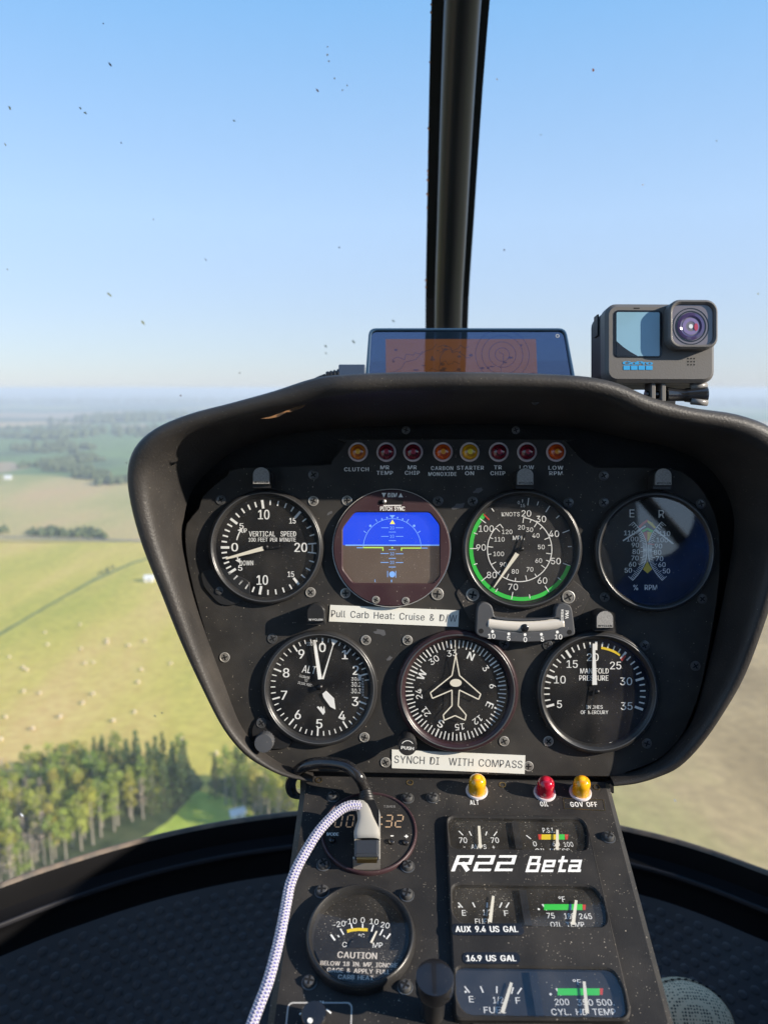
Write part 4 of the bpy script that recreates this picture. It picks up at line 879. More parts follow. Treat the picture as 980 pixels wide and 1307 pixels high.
# slip indicator on its bracket
t = Thing('slip_indicator', 'curved slip indicator with black ball in a pale tube below the airspeed gauge', 'slip indicator', P1, *P1.loc(669, 790), 0)
V = lambda x, y, z=0: P1.loc(*cs_(x, y), z)
bk = MB(); q = [P1.loc(*p) for p in [(581, 756), (596, 740), (606, 735), (722, 735), (732, 741), (751, 757), (752, 762), (738, 790), (715, 806), (625, 806), (600, 792)]]; bk.prism(roundpoly([(v.x, v.y) for v in q], .003), 0, .0008, bev=.0002); br = t.part('bracket', bk, mat('dusty_black_bracket', (.035, .032, .03), .5, dust=(380, .14, 1, .5)))
hz = .010
body = [(50, 340), (60, 130), (75, 75), (130, 60), (185, 80), (205, 130), (215, 195), (330, 210), (480, 215), (640, 208), (755, 195), (760, 120), (780, 80), (840, 70), (890, 85), (910, 130), (935, 330), (925, 355), (760, 395), (620, 415), (480, 420), (330, 412), (200, 395), (85, 370)]
bp_ = [V(x, y, hz) for x, y in body]; b = MB(); tubp = [V(x, y, hz) for x, y in [(155, 235), (185, 195), (330, 215), (480, 222), (640, 215), (790, 200), (820, 240), (790, 300), (640, 325), (480, 333), (330, 325), (195, 305)]]
b.prism(roundpoly([(v.x, v.y) for v in bp_], .0022), .002, hz, bev=.0007, holes=[roundpoly([(v.x, v.y) for v in tubp], .0018)]); t.part('frame', b, M['slip'])
ctr = catmull([Vector((*V(x, y, hz - .003), hz - .004)) for x, y in [(150, 250), (230, 258), (330, 268), (480, 275), (640, 268), (750, 256), (830, 248)]], 4)
b = MB(); b.tube(ctr, .0046, n=16); t.part('tube', b, M['tube'], smooth=True)
v = V(484, 290, hz); b = MB(); b.lathe(v.x, v.y, [(.00001, hz - .001)] + [(.0029 * math.cos(R(a)), hz + .0004 + .0012 * math.sin(R(a))) for a in range(-30, 90, 12)] + [(.00001, hz + .0016)], n=24); t.part('ball', b, M['blackgloss'], smooth=True)
b = MB()
for st, x, y in [('10', 190, 364), ('5', 342, 384), ('0', 490, 394), ('5', 643, 390), ('10', 787, 370)]: TX(b, P1, st, cs_(x, y), 6, hz + .0001, bold=.012)
for x, y in [(198, 322), (343, 343), (488, 350), (634, 347), (776, 327)]: v = V(x, y, hz); b.disc(v.x, v.y, 13 / 7 * K, hz + .0001, n=14)
TX(b, P1, 'RIEKER', cs_(820, 180), 3.2, hz + .0001, 15, rot=92, bold=.02); TX(b, P1, 'PMA', cs_(862, 172), 4.4, hz + .0001, 10, rot=92, bold=.02); t.part('lettering', b, M['white'])
b = MB()
for x, y in [(96, 318), (884, 328)]: v = V(x, y, hz); b.disc(v.x, v.y, 22 / 7 * K, hz + .0001, n=16)
t.part('screw_hole', b, M['void'])

# label strips
def strip(fr, corners, txt, hp, lab, wtxt, rot, z=.0004):
    P = [fr.loc(*c) for c in corners]; c = sum((Vector(p) for p in P), Vector((0, 0))) / 4; t = Thing('label_strip', lab, 'label', fr, c.x, c.y, 0)
    b = MB(); b.prism([(p.x, p.y) for p in P], 0, z, bottom=True); t.part('tape', b, M['strip'])
    b = MB(); b.text(txt, c.x, c.y, hp * K, z + .0001, 0, wtxt * K, rot=rot, bold=-.012); t.part('lettering', b, M['ink'])
strip(P1, [(420, 793), (584.5, 800), (585.5, 779), (421.5, 772)], 'Pull Carb Heat: Cruise & D/W', 8.6, 'white label strip reading Pull Carb Heat: Cruise & D/W', 160, 2.2, .0006)
strip(P1, [(500, 980), (669, 987.5), (670, 964), (500, 956.5)], 'SYNCH DI  WITH COMPASS', 9.5, 'white label strip reading SYNCH DI WITH COMPASS', 163, 2.4, .0006)

# ------------------------------------------------------------------ CONSOLE
con = Thing('centre_console', 'black dusty lower console sloping down from the instrument panel', 'console', P2, 0, 0, 0)
A, B_, C_, D_ = P2.loc(386, 985), P2.loc(777, 993), P2.loc(868, 1330), P2.loc(337, 1330)
rt = (C_ - B_) / (C_.y - B_.y); lt = (D_ - A) / (D_.y - A.y); yb = -.33
Cb = B_ + rt * (yb - B_.y); Db = A + lt * (yb - A.y)
cpts = [(A.x, A.y), (B_.x, B_.y), (Cb.x, yb), (Db.x, yb)][::-1]
b = MB(); 
cov = [d3(62, 290), d3(90, 280), d3(640, 285), d3(715, 300)]
b.prism(roundpoly(cpts, .004), -.09, 0, bev=.0040); con.part('body', b, M['console'])
for p in [(425, 1017), (520, 1019), (552, 1018.5), (413, 1104), (520, 1106), (411, 1138), (519, 1142.5), (395, 1254), (517, 1260), (776, 1069)]: screw(con, P2, p, SC_P, s=1.0 if p[1] < 1200 else .95)
rv = MB()
for p in [(407, 996), (523, 999), (641, 1002), (761, 1005)]: v = P2.loc(*p); rv.lathe(v.x, v.y, [(.0024, 0), (.0024, .0004), (.0019, .0004), (.0019, 0)], n=20)
con.part('rivet_ring', rv, M['brass'])

# clock
q = P2.loc(471, 1063); k2 = (P2.loc(481, 1063) - P2.loc(461, 1063)).x / 20
t = Thing('digital_timer', 'round digital timer with amber digits and a maroon rim half hidden by a plug', 'timer', P2, q.x, q.y, 0, 'instruments of the console')
b = MB(); r = 61 * k2; b.lathe(q.x, q.y, [(r, 0), (r, .0022), (r - .0008, .0030), (r - .0016, .0028), (r - .0020, .0018)], n=72); t.part('rim', b, M['bezel_red'], smooth=True, angle=60)
b = MB(); b.disc(q.x, q.y, r - .0018, .0019, n=64); t.part('face', b, M['console'])
SEG = {'0': 'abcdef', '3': 'abgcd', '2': 'abged'}
def digit(mb, x, y, w, h, ch, z):
    sl = .12
    def P(u, v): return (x + u * w + v * h * sl, y + v * h)
    S_ = {'a': (P(0, 1), P(1, 1)), 'b': (P(1, 1), P(1, .5)), 'c': (P(1, .5), P(1, 0)), 'd': (P(0, 0), P(1, 0)), 'e': (P(0, .5), P(0, 0)), 'f': (P(0, 1), P(0, .5)), 'g': (P(0, .5), P(1, .5))}
    for s_ in SEG[ch]:
        a, c = Vector(S_[s_][0]), Vector(S_[s_][1]); d = (c - a).normalized() * h * .06; mb.line(a + d, c - d, h * .085, z)
b = MB(); z = .0020
for ch, px, py_ in [('0', 427, 1048), ('0', 441.5, 1048), ('3', 490.5, 1048), ('2', 504, 1048)]:
    a, c = P2.loc(px, py_ + 7.5, z), P2.loc(px + 8.5, py_ - 7.5, z); digit(b, a.x, a.y, c.x - a.x, c.y - a.y, ch, z)
for yy in (1043, 1052): v = P2.loc(487, yy, z); b.disc(v.x, v.y, .0006, z, n=8)
t.part('digits', b, M['seg'])
b = MB(); TX(b, P2, 'MODE', d1(288, 511), 4, z, 15, bold=.02); TX(b, P2, 'DAVTRON', d1(478, 665), 3, z, 22, bold=.03)
v = P2.loc(*d1(625, 521), z); b.box((v.x, v.y, z), (.0020, .0007, .0002)); v = P2.loc(*d1(706, 524), z); b.box((v.x, v.y, z), (.0024, .0008, .0002)); b.box((v.x, v.y, z + .0001), (.0008, .0024, .0002)); t.part('lettering', b, M['white'])
b = MB(); TX(b, P2, 'TIMER', d1(610, 354), 2.8, z, 15, bold=.0); t.part('faint_lettering', b, M['grayprint'])
for p in ((285, 549), (622, 557), (705, 561)):
    v = P2.loc(*d1(*p), z); b = MB(); b.lathe(v.x, v.y, [(.0021, z), (.0021, .0034), (.0015, .0040), (.00001, .0041)], n=18); t.part('button', b, M['blackgloss'], smooth=True, angle=50)

# carburettor temperature
t = gauge('carburettor_temperature_gauge', 'round temperature gauge with a CAUTION plate across its lower half', (460.3, 1199), 69.5, 60, fr=P2, h=.0075, dial='dial_dusty', silver=False)
b = MB(); z = ZD; X, Y = t.c.x, t.c.y; kk = t.k
for (a_, c_, w) in [((310, 312), (330, 340), 2.4), ((343, 315), (350, 325), 1.6), ((356, 284), (372, 313), 1.8), ((407, 262), (416, 297), 1.8), ((463, 260), (463, 292), 1.8), ((515, 265), (505, 298), 1.8), ((561, 286), (545, 316), 1.8), ((563, 316), (570, 325), 1.6), ((596, 308), (577, 334), 2.0)]:
    b.line(P2.loc(*d2(*a_), z), P2.loc(*d2(*c_), z), w * kk, z)
t.part('scale', b, M['white']); b = MB()
for i in range(1): 
    cvp = [(388, 297), (410, 291), (440, 288), (487, 290)]
    for i in range(3): b.line(P2.loc(*d2(*cvp[i]), z), P2.loc(*d2(*cvp[i + 1]), z), 4.2 * kk, z + .0001 + i * .00003)
t.part('yellow_arc', b, M['yellow']); b = MB()
for st, p, h, ro_ in [('-20', (350, 262), 7, -8), ('-10', (405, 248), 7, -4), ('0', (463, 243), 7, 0), ('10', (518, 250), 7, 6), ('20', (571, 267), 7, 10), ('C', (376, 360), 6.5, 0), ('MP', (535, 363), 6.5, 0), ('°C', (457, 318), 5, 0)]: TX(b, P2, st, d2(*p), h, z, bold=.0, rot=ro_)
t.part('numerals', b, M['white'])
b = MB(); a_ = P2.loc(*d2(450, 378), z); b.arc(a_.x, a_.y, .0001, 14 * kk, -90, 90, z + .0006); t.part('hub', b, M['void'])
needle(t, (d2(530, 296), d2(503, 352)), 1.8, 2.6, z=z + .001)
b = MB(); za = .0040; yl = P2.loc(*d2(450, 385), za).y; rr = 60 * kk; n_ = 36
a0 = math.asin((yl - Y) / rr); pts = [(X + rr * math.cos(math.pi - a0 + (math.pi + 2 * a0) * i / n_), Y + rr * math.sin(math.pi - a0 + (math.pi + 2 * a0) * i / n_)) for i in range(n_ + 1)]
b.prism(pts, ZD, za, bev=.0003); cpn = t.part('caution_plate', b, M['dial_dusty'])
b = MB()
for st, p, h, w in [('CAUTION', (437, 412), 8, 50), ('BELOW 18 IN. MP, IGNORE', (445, 455), 5.6, 98), ('GAGE & APPLY FULL', (443, 487), 5.6, 80), ('CARB HEAT', (430, 518), 5.6, 45)]: TX(b, P2, st, d2(*p), h, za + .0001, w, rot=2, bold=.02)
t.sub(cpn, 'lettering', b, mat('cream_plate_print', (.72, .64, .55), .5))

# console switches and knob
t = Thing('console_knob', 'large round black push-pull knob standing beside the cluster of small gauges', 'knob', P2, *P2.loc(552, 1290), 0)
v0 = P2.loc(552, 1293); hk = .034; b = MB(); b.lathe(v0.x, v0.y, [(.0062, 0), (.0062, hk * .6), (.0055, hk * .95)], n=30); t.part('stem', b, M['bezel'], smooth=True)
v = v0; kk = (P2.loc(561, 1250, hk) - P2.loc(541, 1250, hk)).x / 20; r = 25 * kk
b = MB(); b.lathe(v.x, v.y, [(.005, hk * .62), (r * .92, hk * .66), (r, hk * .72), (r, hk * .94), (r * .95, hk * .99), (r * .8, hk), (.00001, hk)], n=48); t.part('cap', b, M['blackgloss'], smooth=True, angle=40)
t = Thing('rotary_switch', 'small black rotary switch inside a white outlined box at the bottom left of the console', 'switch', P2, *P2.loc(401, 1295), 0)
b = MB(); out = rrect(*P2.loc(361, 1340), *P2.loc(450, 1279), .003); inn = [(x, y) for x, y in rrect(*(P2.loc(361, 1340) + Vector((.0008, .0008))), *(P2.loc(450, 1279) - Vector((.0008, .0008))), .0024)]
b.prism(out, 0, .0001, holes=[inn]); t.part('outline', b, mat('outline_print', (.45, .44, .42), .5))
b = MB(); TX(b, P2, 'ANTI', d2(250, 637), 2.8, .0002, 14, bold=.02); b.line(P2.loc(*d2(288, 672)), P2.loc(*d2(312, 692)), .0009, .0002); b.line(P2.loc(*d2(160, 697)), P2.loc(*d2(170, 690)), .0009, .0002); t.part('lettering', b, M['white'])
kn, v, r = knob(t, P2, d2(228, 690), d2(228, 700), 16.5, .012, 'switch_knob'); b = MB(); u = P2.loc(*d2(210, 727), .012); b.lathe(u.x, u.y, [(.0014, .0121), (.0012, .0126), (.0006, .0124), (.00001, .0124)], n=14); t.sub(kn, 'index_dot', b, M['white'])

# cluster
cl = Thing('engine_gauge_cluster', 'raised black cluster plate lettered R22 Beta with three small gauge windows', 'gauge cluster', P2, *P2.loc(680, 1170), 0)
E = [d3(64, 284), d3(715, 284), d4(800, 110), d4(935, 650), d4(890, 700), d4(110, 690), d4(98, 600)]
E = [(568.5, 1038), (747, 1040), (806, 1290), (800, 1302), (580, 1301)]
zc = .0045; ep = [P2.loc(*p, zc) for p in E]; ep = roundpoly([(v.x, v.y) for v in ep][::-1], [.004, .006, .006, .010, .007], 6)
def win(pts, r): return roundpoly([tuple(P2.loc(*p, zc)) for p in pts][::-1], r, 5)
w1 = win([d3(76, 300), d3(690, 308), d3(722, 350), d3(722, 452), d3(92, 442)], [.004, .004, .002, .006, .006]); w2 = win([d4(98, 66), d4(745, 74), d4(805, 150), d4(812, 262), d4(150, 252), d4(98, 200)], [.005] * 6); w3 = win([d4(112, 448), d4(838, 458), d4(885, 540), d4(908, 680), d4(160, 668), d4(118, 600)], [.005] * 6)
b = MB(); b.prism(ep, 0, zc, bev=.0010, holes=[w1, w2, w3]); cl.part('cover_plate', b, M['console'])
lip = MB()
for wv in (w1, w2, w3):
    lip.prism([(x, y) for x, y in wv], zc - .001, zc + .0003, holes=[]) if False else None
WIN = [(d3, (60, 290, 735, 460)), (d4, (80, 55, 825, 275)), (d4, (95, 438, 925, 692))]
zf = .0008
for i, (f_, bx) in enumerate(WIN):
    a = P2.loc(*f_(bx[0], bx[3]), zf); c = P2.loc(*f_(bx[2], bx[1]), zf)
    wp = (w1, w2, w3)[i]; mx_ = sum(p[0] for p in wp) / len(wp); my_ = sum(p[1] for p in wp) / len(wp); b = MB(); b.poly([(mx_ + (p[0] - mx_) * 1.05, my_ + (p[1] - my_) * 1.10) for p in wp], zf); dl = cl.part('gauge_window', b, M['dial_dusty'] if i < 2 else M['dial_gray'])
    wp = (w1, w2, w3)[i]; mx_ = sum(p[0] for p in wp) / len(wp); my_ = sum(p[1] for p in wp) / len(wp); b = MB(); b.poly([(mx_ + (p[0] - mx_) * 1.02, my_ + (p[1] - my_) * 1.03) for p in wp], zc - .0014); cl.sub(dl, 'glass', b, M['glass_lamp2' if i == 2 else 'glass_lamp'])
    b = MB(); dv = [((385, 330), (408, 460)), ((415, 100), (455, 270)), ((460, 480), (512, 690))][i]; va, vb = P2.loc(*f_(*dv[0]), zf), P2.loc(*f_(*dv[1]), zf)
    b.box(((va.x + vb.x) / 2, (va.y + vb.y) / 2, zf + .0011), (.0045, abs(va.y - vb.y) * .96, .0022)); cl.sub(dl, 'divider', b, M['bezel'])
    b = MB(); g_ = MB(); nd = MB(); zz = zf + .0001
    def ln(a_, c_, w, mb=b, mi=0, dz=0): mb.line(P2.loc(*f_(*a_), zz), P2.loc(*f_(*c_), zz), w * .00042, zz + dz, mi)
    def band(x0, x1, y0, y1, mi, sl=0): g_.quad([(*P2.loc(*f_(x, y), zz), zz + .00002 * mi) for x, y in ((x0 + sl, y1), (x1 - sl, y1), (x1, y0), (x0, y0))][::1], mi)
    def dot(x, y): v_ = P2.loc(*f_(x, y), zz); b.disc(v_.x, v_.y, .0007, zz, n=10)
    if i == 0:
        for a_, c_ in (((128, 365), (148, 385)), ((176, 366), (187, 387)), ((258, 368), (252, 386)), ((305, 368), (290, 388)), ((440, 385), (462, 402))): ln(a_, c_, 1.7)
        for st, p, h, w in [('70', (148, 408), 7, 10), ('70', (295, 408), 7, 10), ('-  AMPS  +', (222, 438), 6, 40), ('P.S.I.', (543, 362), 6, 15), ('0', (480, 425), 6, 4.5), ('60', (578, 425), 6, 9), ('OIL PRESS', (562, 456), 5, 44)]: TX(b, P2, st, f_(*p), h, zz, w, bold=.005)
        TX(b, P2, '100', f_(635, 427), 6, zz, 12, bold=0)
        band(495, 512, 381, 405, 2, 3); band(510, 592, 381, 405, 0); band(592, 618, 381, 405, 1); band(618, 635, 381, 405, 2, 3)
        nn = [((221, 350), (227, 452)), ((583, 368), (582, 460))]
    elif i == 1:
        for a_, c_ in (((125, 152), (146, 176)), ((192, 152), (203, 174)), ((260, 152), (259, 176)), ((328, 152), (317, 176)), ((361, 152), (346, 176))): ln(a_, c_, 1.8)
        ln((515, 160), (535, 188), 2.4); dot(130, 172); dot(498, 183)
        for st, p, h, w in [('E', (152, 200), 7, 5), ('F', (347, 202), 7, 5), ('1/2', (258, 198), 7, 10), ('FUEL', (240, 240), 7, 20), ('°F', (605, 137), 7, 8), ('75', (553, 213), 7, 10), ('180', (640, 215), 7, 13), ('245', (714, 216), 7, 16), ('OIL TEMP', (630, 254), 6.5, 43)]: TX(b, P2, st, f_(*p), h, zz, w, bold=.005)
        band(522, 700, 160, 187, 1); band(700, 716, 162, 187, 2, 2); g_.quad([(*P2.loc(*f_(x, y), zz), zz + .0001) for x, y in ((640, 188), (650, 188), (650, 160), (640, 160))], 3)
        nn = [((287, 130), (272, 252)), ((670, 150), (655, 262))]
    else:
        for a_, c_ in (((155, 540), (178, 570)), ((228, 540), (241, 570)), ((304, 540), (304, 572)), ((380, 545), (372, 575)), ((418, 548), (400, 576))): ln(a_, c_, 1.8)
        ln((578, 550), (602, 582), 2.4); dot(160, 566); dot(553, 577)
        for st, p, h, w in [('E', (186, 600), 8, 6), ('F', (402, 606), 8, 6), ('1/2', (310, 604), 8, 13), ('FUEL', (295, 650), 8, 28), ('°F', (675, 521), 7, 10), ('200', (605, 613), 8, 18), ('350', (712, 615), 8, 20), ('500.', (806, 615), 8, 22), ('CYL. HD TEMP', (705, 659), 8, 82)]: TX(b, P2, st, f_(*p), h, zz, w, bold=.005)
        band(585, 780, 550, 582, 1); band(780, 796, 550, 580, 2, 2)
        nn = [((371, 532), (328, 672)), ((706, 526), (720, 674))]
    cl.sub(dl, 'scale_and_numerals', b, M['white']); cl.sub(dl, 'colour_band', g_, [M['yellow'], M['green'], M['red'], M['blue']])
    for a_, c_ in nn:
        nd = MB(); nd.line(P2.loc(*f_(*a_), zf), P2.loc(*f_(*c_), zf), .0016, zf + .0018, 0, .0021); cl.sub(dl, 'needle', nd, M['cream'])
b = MB(); zt = zc + .0001
STK = {'R': ([[(0, 0), (0, 1)], [(0, 1), (1, 1), (1, .48), (0, .48)], [(.5, .48), (1, 0)]], 1), '2': ([[(0, 1), (1, 1), (1, .5), (0, .5), (0, 0), (1, 0)]], 1), 'B': ([[(0, 0), (0, 1), (.85, 1), (.85, .52), (0, .52)], [(.85, .52), (1, .46), (1, 0), (0, 0)]], 1),
       'e': ([[(0, .36), (1, .36), (1, .72), (0, .72), (0, 0), (1, 0)]], .9), 't': ([[(.35, 1), (.35, 0), (1, 0)], [(0, .72), (.95, .72)]], .7), 'a': ([[(.05, .72), (1, .72), (1, 0)], [(1, .36), (0, .36), (0, 0), (1.12, 0)]], .9)}
def stroke_word(word, box, slant=.42):
    (x0, y0), (x1, y1) = box; a, c = P2.loc(x0, y1, zt), P2.loc(x1, y0, zt); H = c.y - a.y; tot = sum(STK[ch][1] for ch in word) + .30 * (len(word) - 1); u = (c.x - a.x - slant * H) / tot; x = 0; wv_, wh_ = u * .23, H * .155; q = 0
    for ch in word:
        segs, wd = STK[ch]
        for sg in segs:
            for i in range(len(sg) - 1):
                P = []
                for (gx, gy) in (sg[i], sg[i + 1]): P.append(Vector(((x + gx * wd * .84) * u, wh_ / 2 + gy * (H - wh_))))
                horiz = abs(P[0].y - P[1].y) < 1e-6; w = wh_ if horiz else wv_; d = (P[1] - P[0]).normalized(); 
                e_ = wv_ / 2 if horiz else wh_ / 2; A_, B2_ = P[0] - d * e_, P[1] + d * e_; n2_ = Vector((-d.y, d.x)) * w / 2; q += 1
                b.quad([(a.x + wv_ / 2 + p.x + slant * p.y, a.y + p.y, zt + q * 1e-5) for p in (A_ - n2_, B2_ - n2_, B2_ + n2_, A_ + n2_)])
        x += wd + .30
stroke_word('R22', (d3(92, 478), d3(392, 552))); stroke_word('Beta', (d3(436, 482), d3(698, 556))); cl.part('lettering', b, M['white'], label='large slanted white R22 Beta lettering')
for st, p, w, bx in [('AUX 9.4 US GAL', (257, 275), 79, (98, 251, 425, 306)), ('16.9 US GAL', (278, 410), 63, (148, 384, 408, 438))]:
    a, c = P2.loc(*d4(bx[0], bx[3]), zc), P2.loc(*d4(bx[2], bx[1]), zc); b = MB(); b.prism(rrect(a.x, a.y, c.x, c.y, .0028), zc, zc + .0004, bev=.0001); tg = cl.part('label_tag', b, M['blackgloss'], label='black tag reading ' + st)
    b = MB(); TX(b, P2, st, d4(*p), 7.6, zc + .0005, w, bold=.025); cl.sub(tg, 'lettering', b, M['white'])
b = MB(); a, c = P2.loc(606, 1345, 0), P2.loc(755, 1305, 0); b.prism(rrect(a.x, a.y, c.x, c.y, .001), 0, .0010, bev=.0002); con.part('lower_plate', b, M['console'])
# console warning lamps
G2 = 'domed warning lamps on the console'
warn(P2, d3(211, 181), 14, 10.8, 'l_yellow2', 'domed yellow warning lamp labelled ALT', [('ALT', d3(200, 233), 5.6, 11)], .9, .0082, G2)
warn(P2, d3(525, 190), 14, 10.8, 'l_red2', 'domed bright red warning lamp labelled OIL', [('OIL', d3(523, 240), 5.6, 10)], .9, .0082, G2)
warn(P2, d3(690, 188), 14, 10.8, 'l_yellow2', 'domed yellow warning lamp labelled GOV OFF', [('GOV OFF', d3(706, 242), 5.8, 34)], .9, .0082, G2)
b = MB(); P_ = [P2.loc(*d3(*p)) for p in [(612, 215), (797, 222), (805, 272), (616, 262)]]
for i in range(4): b.line(P_[i], P_[(i + 1) % 4], .0004, .0003 + .00002 * i)
con.part('outline_print', b, M['brass'])

b = MB(); q_ = [P1.loc(*p, -.010) for p in [(384, 972), (780, 972), (781, 1010), (384, 1010)]]; b.prism([(p.x, p.y) for p in q_], -.016, -.006, bottom=True); panel.part('lower_bracket', b, M['hoodin'])
# ------------------------------------------------------------------ plug and cables
def C2(px, py, z): v = P2.loc(px, py, z); return P2.world(v.x, v.y, z)
def P2p(px, py, z): v = P2.loc(px, py, z); return Vector((v.x, v.y, z))
t = Thing('charging_socket', 'black cabled socket block with bright metal edge standing on the timer', 'charger', P2, *P2.loc(468, 1060), 0)
z1 = .012; b = MB(); pts = [P2p(*d1(x, y), z1) for x, y in [(410, 650), (556, 650), (556, 380), (525, 300), (440, 300), (410, 400)]]
b.prism([(p.x, p.y) for p in pts], .002, z1, bev=.0008); t.part('block', b, M['black'])
b = MB(); pts = [P2p(*d1(x, y), z1) for x, y in [(403, 654), (558, 654), (558, 642), (403, 642)]]; b.prism([(p.x, p.y) for p in pts], .002, z1 + .0006, bev=.0002)
pts = [P2p(*d1(x, y), z1) for x, y in [(549, 650), (558, 650), (558, 400), (549, 370)]]; b.prism([(p.x, p.y) for p in pts], .003, z1 + .0005, bev=.0002); t.part('metal_edge', b, M['steel'])
rel = [P2p(*d1(x, y), z1 - .003) for x, y in [(482, 335), (481, 318), (479, 302), (477, 286), (474, 270), (470, 252)]]; b = MB()
rp, rd_ = [], []
cv = catmull(rel, 6)
for i, p in enumerate(cv): rp.append(p); rd_.append((.0060 - .0022 * i / len(cv)) * (1.0 if i % 6 < 3 else .78))
b.tube(rp, 0, n=16, radii=rd_); t.part('strain_relief', b, M['black'], smooth=True)
pts = [P2p(*d1(470, 255), z1 - .003), P2p(*d1(440, 190), .020), P2p(*d1(370, 125), .024), P2p(*d1(260, 105), .022), P2p(*d1(150, 115), .018), P2p(*d1(80, 160), .008), P2p(*d1(50, 215), -.008), P2p(*d1(60, 270), -.025), P2p(*d1(110, 285), -.05), P2p(*d1(180, 300), -.08)]
b = MB(); b.tube(catmull(pts, 8), .0040, n=14); t.part('cable', b, M['blackgloss'], smooth=True)

t = Thing('white_plug_cable', 'white and blue braided cable ending in a pale grey and slate plug', 'cable', P2, *P2.loc(470, 1070), 0)
z2 = .0185; b = MB()
pts = [P2p(*d1(x, y), z2) for x, y in [(412, 630), (550, 630), (550, 535), (412, 535)]]; b.prism(roundpoly([(p.x, p.y) for p in pts], .0012), z1 + .0012, z2, bev=.0014); t.part('plug_shell', b, mat('slate_plug', (.035, .040, .050), .42))
boot = [((482, 545), .0079, .0032), ((482, 515), .0083, .0034), ((481, 490), .0082, .0036), ((478, 460), .0068, .0038), ((474, 425), .0052, .0038), ((466, 390), .0046, .0040), ((456, 365), .0042, .0040), ((444, 352), .0038, .0038), ((430, 350), .0035, .0035)]
b = MB(); n_ = 20; cen = [P2p(*d1(*p), z2 - .003 + (.0035 if i > 4 else i * .0007)) for i, (p, _, _) in enumerate(boot)]
for i, (p, rx, rz) in enumerate(boot):
    tt = (cen[min(i + 1, len(cen) - 1)] - cen[max(i - 1, 0)]).normalized(); s_ = tt.cross(Vector((0, 0, 1))).normalized(); u_ = s_.cross(tt)
    for j in range(n_): a = 6.2832 * j / n_; b.v.append(tuple(cen[i] + s_ * rx * math.copysign(abs(math.cos(a)) ** .7, math.cos(a)) + u_ * rz * math.copysign(abs(math.sin(a)) ** .7, math.sin(a))))
for i in range(len(boot) - 1):
    for j in range(n_): b.f.append((i * n_ + j, i * n_ + (j + 1) % n_, (i + 1) * n_ + (j + 1) % n_, (i + 1) * n_ + j)); b.m.append(0)
b.f.append(tuple(range(n_))); b.m.append(0)
t.part('plug_boot', b, mat('pale_grey_boot', (.36, .345, .31), .45), smooth=True)
b = MB(); pts = [P2p(*d1(x, y), z2) for x, y in [(424, 640), (540, 640), (540, 626), (424, 626)]]; b.prism([(p.x, p.y) for p in pts], z1 + .0006, z2 - .002, bev=.0003); t.part('plug_contact', b, M['brass'])
path = [P2p(*d1(440, 352), z2 + .0035), P2p(*d1(395, 348), z2 + .006), P2p(*d1(340, 368), z2 + .007), P2p(*d1(270, 425), z2 + .007), P2p(*d1(200, 505), z2 + .006), P2p(*d1(140, 600), z2 + .004), P2p(*d1(85, 700), z2 + .002), P2p(*d1(45, 800), z2), P2p(366, 1150, z2 - .002), P2p(356, 1200, z2 - .004), P2p(343, 1250, z2 - .006), P2p(330, 1285, z2 - .008), P2p(318, 1320, z2 - .010), P2p(300, 1400, z2 - .012), P2p(285, 1500, z2 - .014)]
cv = catmull(path, 10)
b = MB(); b.tube(cv, .0026, n=16); core = t.part('cable_core', b, mat('blue_cable_braid', (.12, .12, .40), .6), smooth=True)
# braid: helical white strands
b = MB(); 
fr_ = []; prev = None; acc = [0]
dense = []; 
for i in range(len(cv) - 1):
    for j in range(6): dense.append(cv[i].lerp(cv[i + 1], j / 6))
prev = None; s_acc = 0; F_ = []
for i, p in enumerate(dense):
    tt = (dense[min(i + 1, len(dense) - 1)] - dense[max(i - 1, 0)]).normalized()
    if prev is None: prev = tt.orthogonal().normalized()
    u_ = (prev - tt * prev.dot(tt)).normalized(); prev = u_; F_.append((p, u_, tt.cross(u_), s_acc))
    if i + 1 < len(dense): s_acc += (dense[i + 1] - p).length
pitch_ = .0075; NS = 8
for sdir in (1, -1):
    for s_ in range(NS):
        if s_ % 2 == (sdir > 0): continue
        line = []
        for (p, u_, w_, sa) in F_:
            a = sdir * 6.2832 * sa / pitch_ + 6.2832 * s_ / NS; rr = .0027 + .0002 * math.sin(6.2832 * sa / pitch_ * NS + s_ * math.pi); line.append(p + (u_ * math.cos(a) + w_ * math.sin(a)) * rr)
        b.tube(line, .00045, n=5)
t.sub(core, 'braid', b, mat('white_braid_thread', (.50, .48, .54), .75), smooth=True)

# ------------------------------------------------------------------ TABLET and ACTION CAMERA on the hood
def cw(px, py, d): return at(px, py, d)
tb = Thing('tablet_display', 'navigation tablet with an orange map, see-through tint standing in for its windscreen reflection', 'tablet')
TP = Frame(at(603, 450, .635), cs(1, 0, 0), cs(0, .9, .16))
tb = Thing('tablet_display', 'navigation tablet with an orange map, see-through tint standing in for its windscreen reflection', 'tablet', TP, 0, 0, 0)
bpy.data.objects.remove([o for o in bpy.data.objects if o.name == 'tablet_display' and o.type == 'EMPTY' and o != tb.e][0])
tb.e.name = 'tablet_display'
oc = [TP.loc(*p) for p in [(462, 535), (744, 535), (722, 418.5), (471, 418.5)]]; out = roundpoly([(v.x, v.y) for v in oc], [.001, .001, .006, .006]); ic = [TP.loc(*p) for p in [(468, 530), (738, 530), (719.5, 421.5), (474, 421.5)]]; inn = roundpoly([(v.x, v.y) for v in ic], [.001, .001, .005, .005])
b = MB(); b.prism(out, -.004, .0, bev=.0006, holes=[inn]); tb.part('frame', b, mat('navy_frame', (.03, .07, .13), .3))
b = MB(); b.poly(inn, -.0015); pane = tb.part('reflection_pane', b, glass('blue_reflection_tint', (.075, .12, .25), 0.0, 0))  # see-through tint stands in for the tablet's reflection in the windscreen
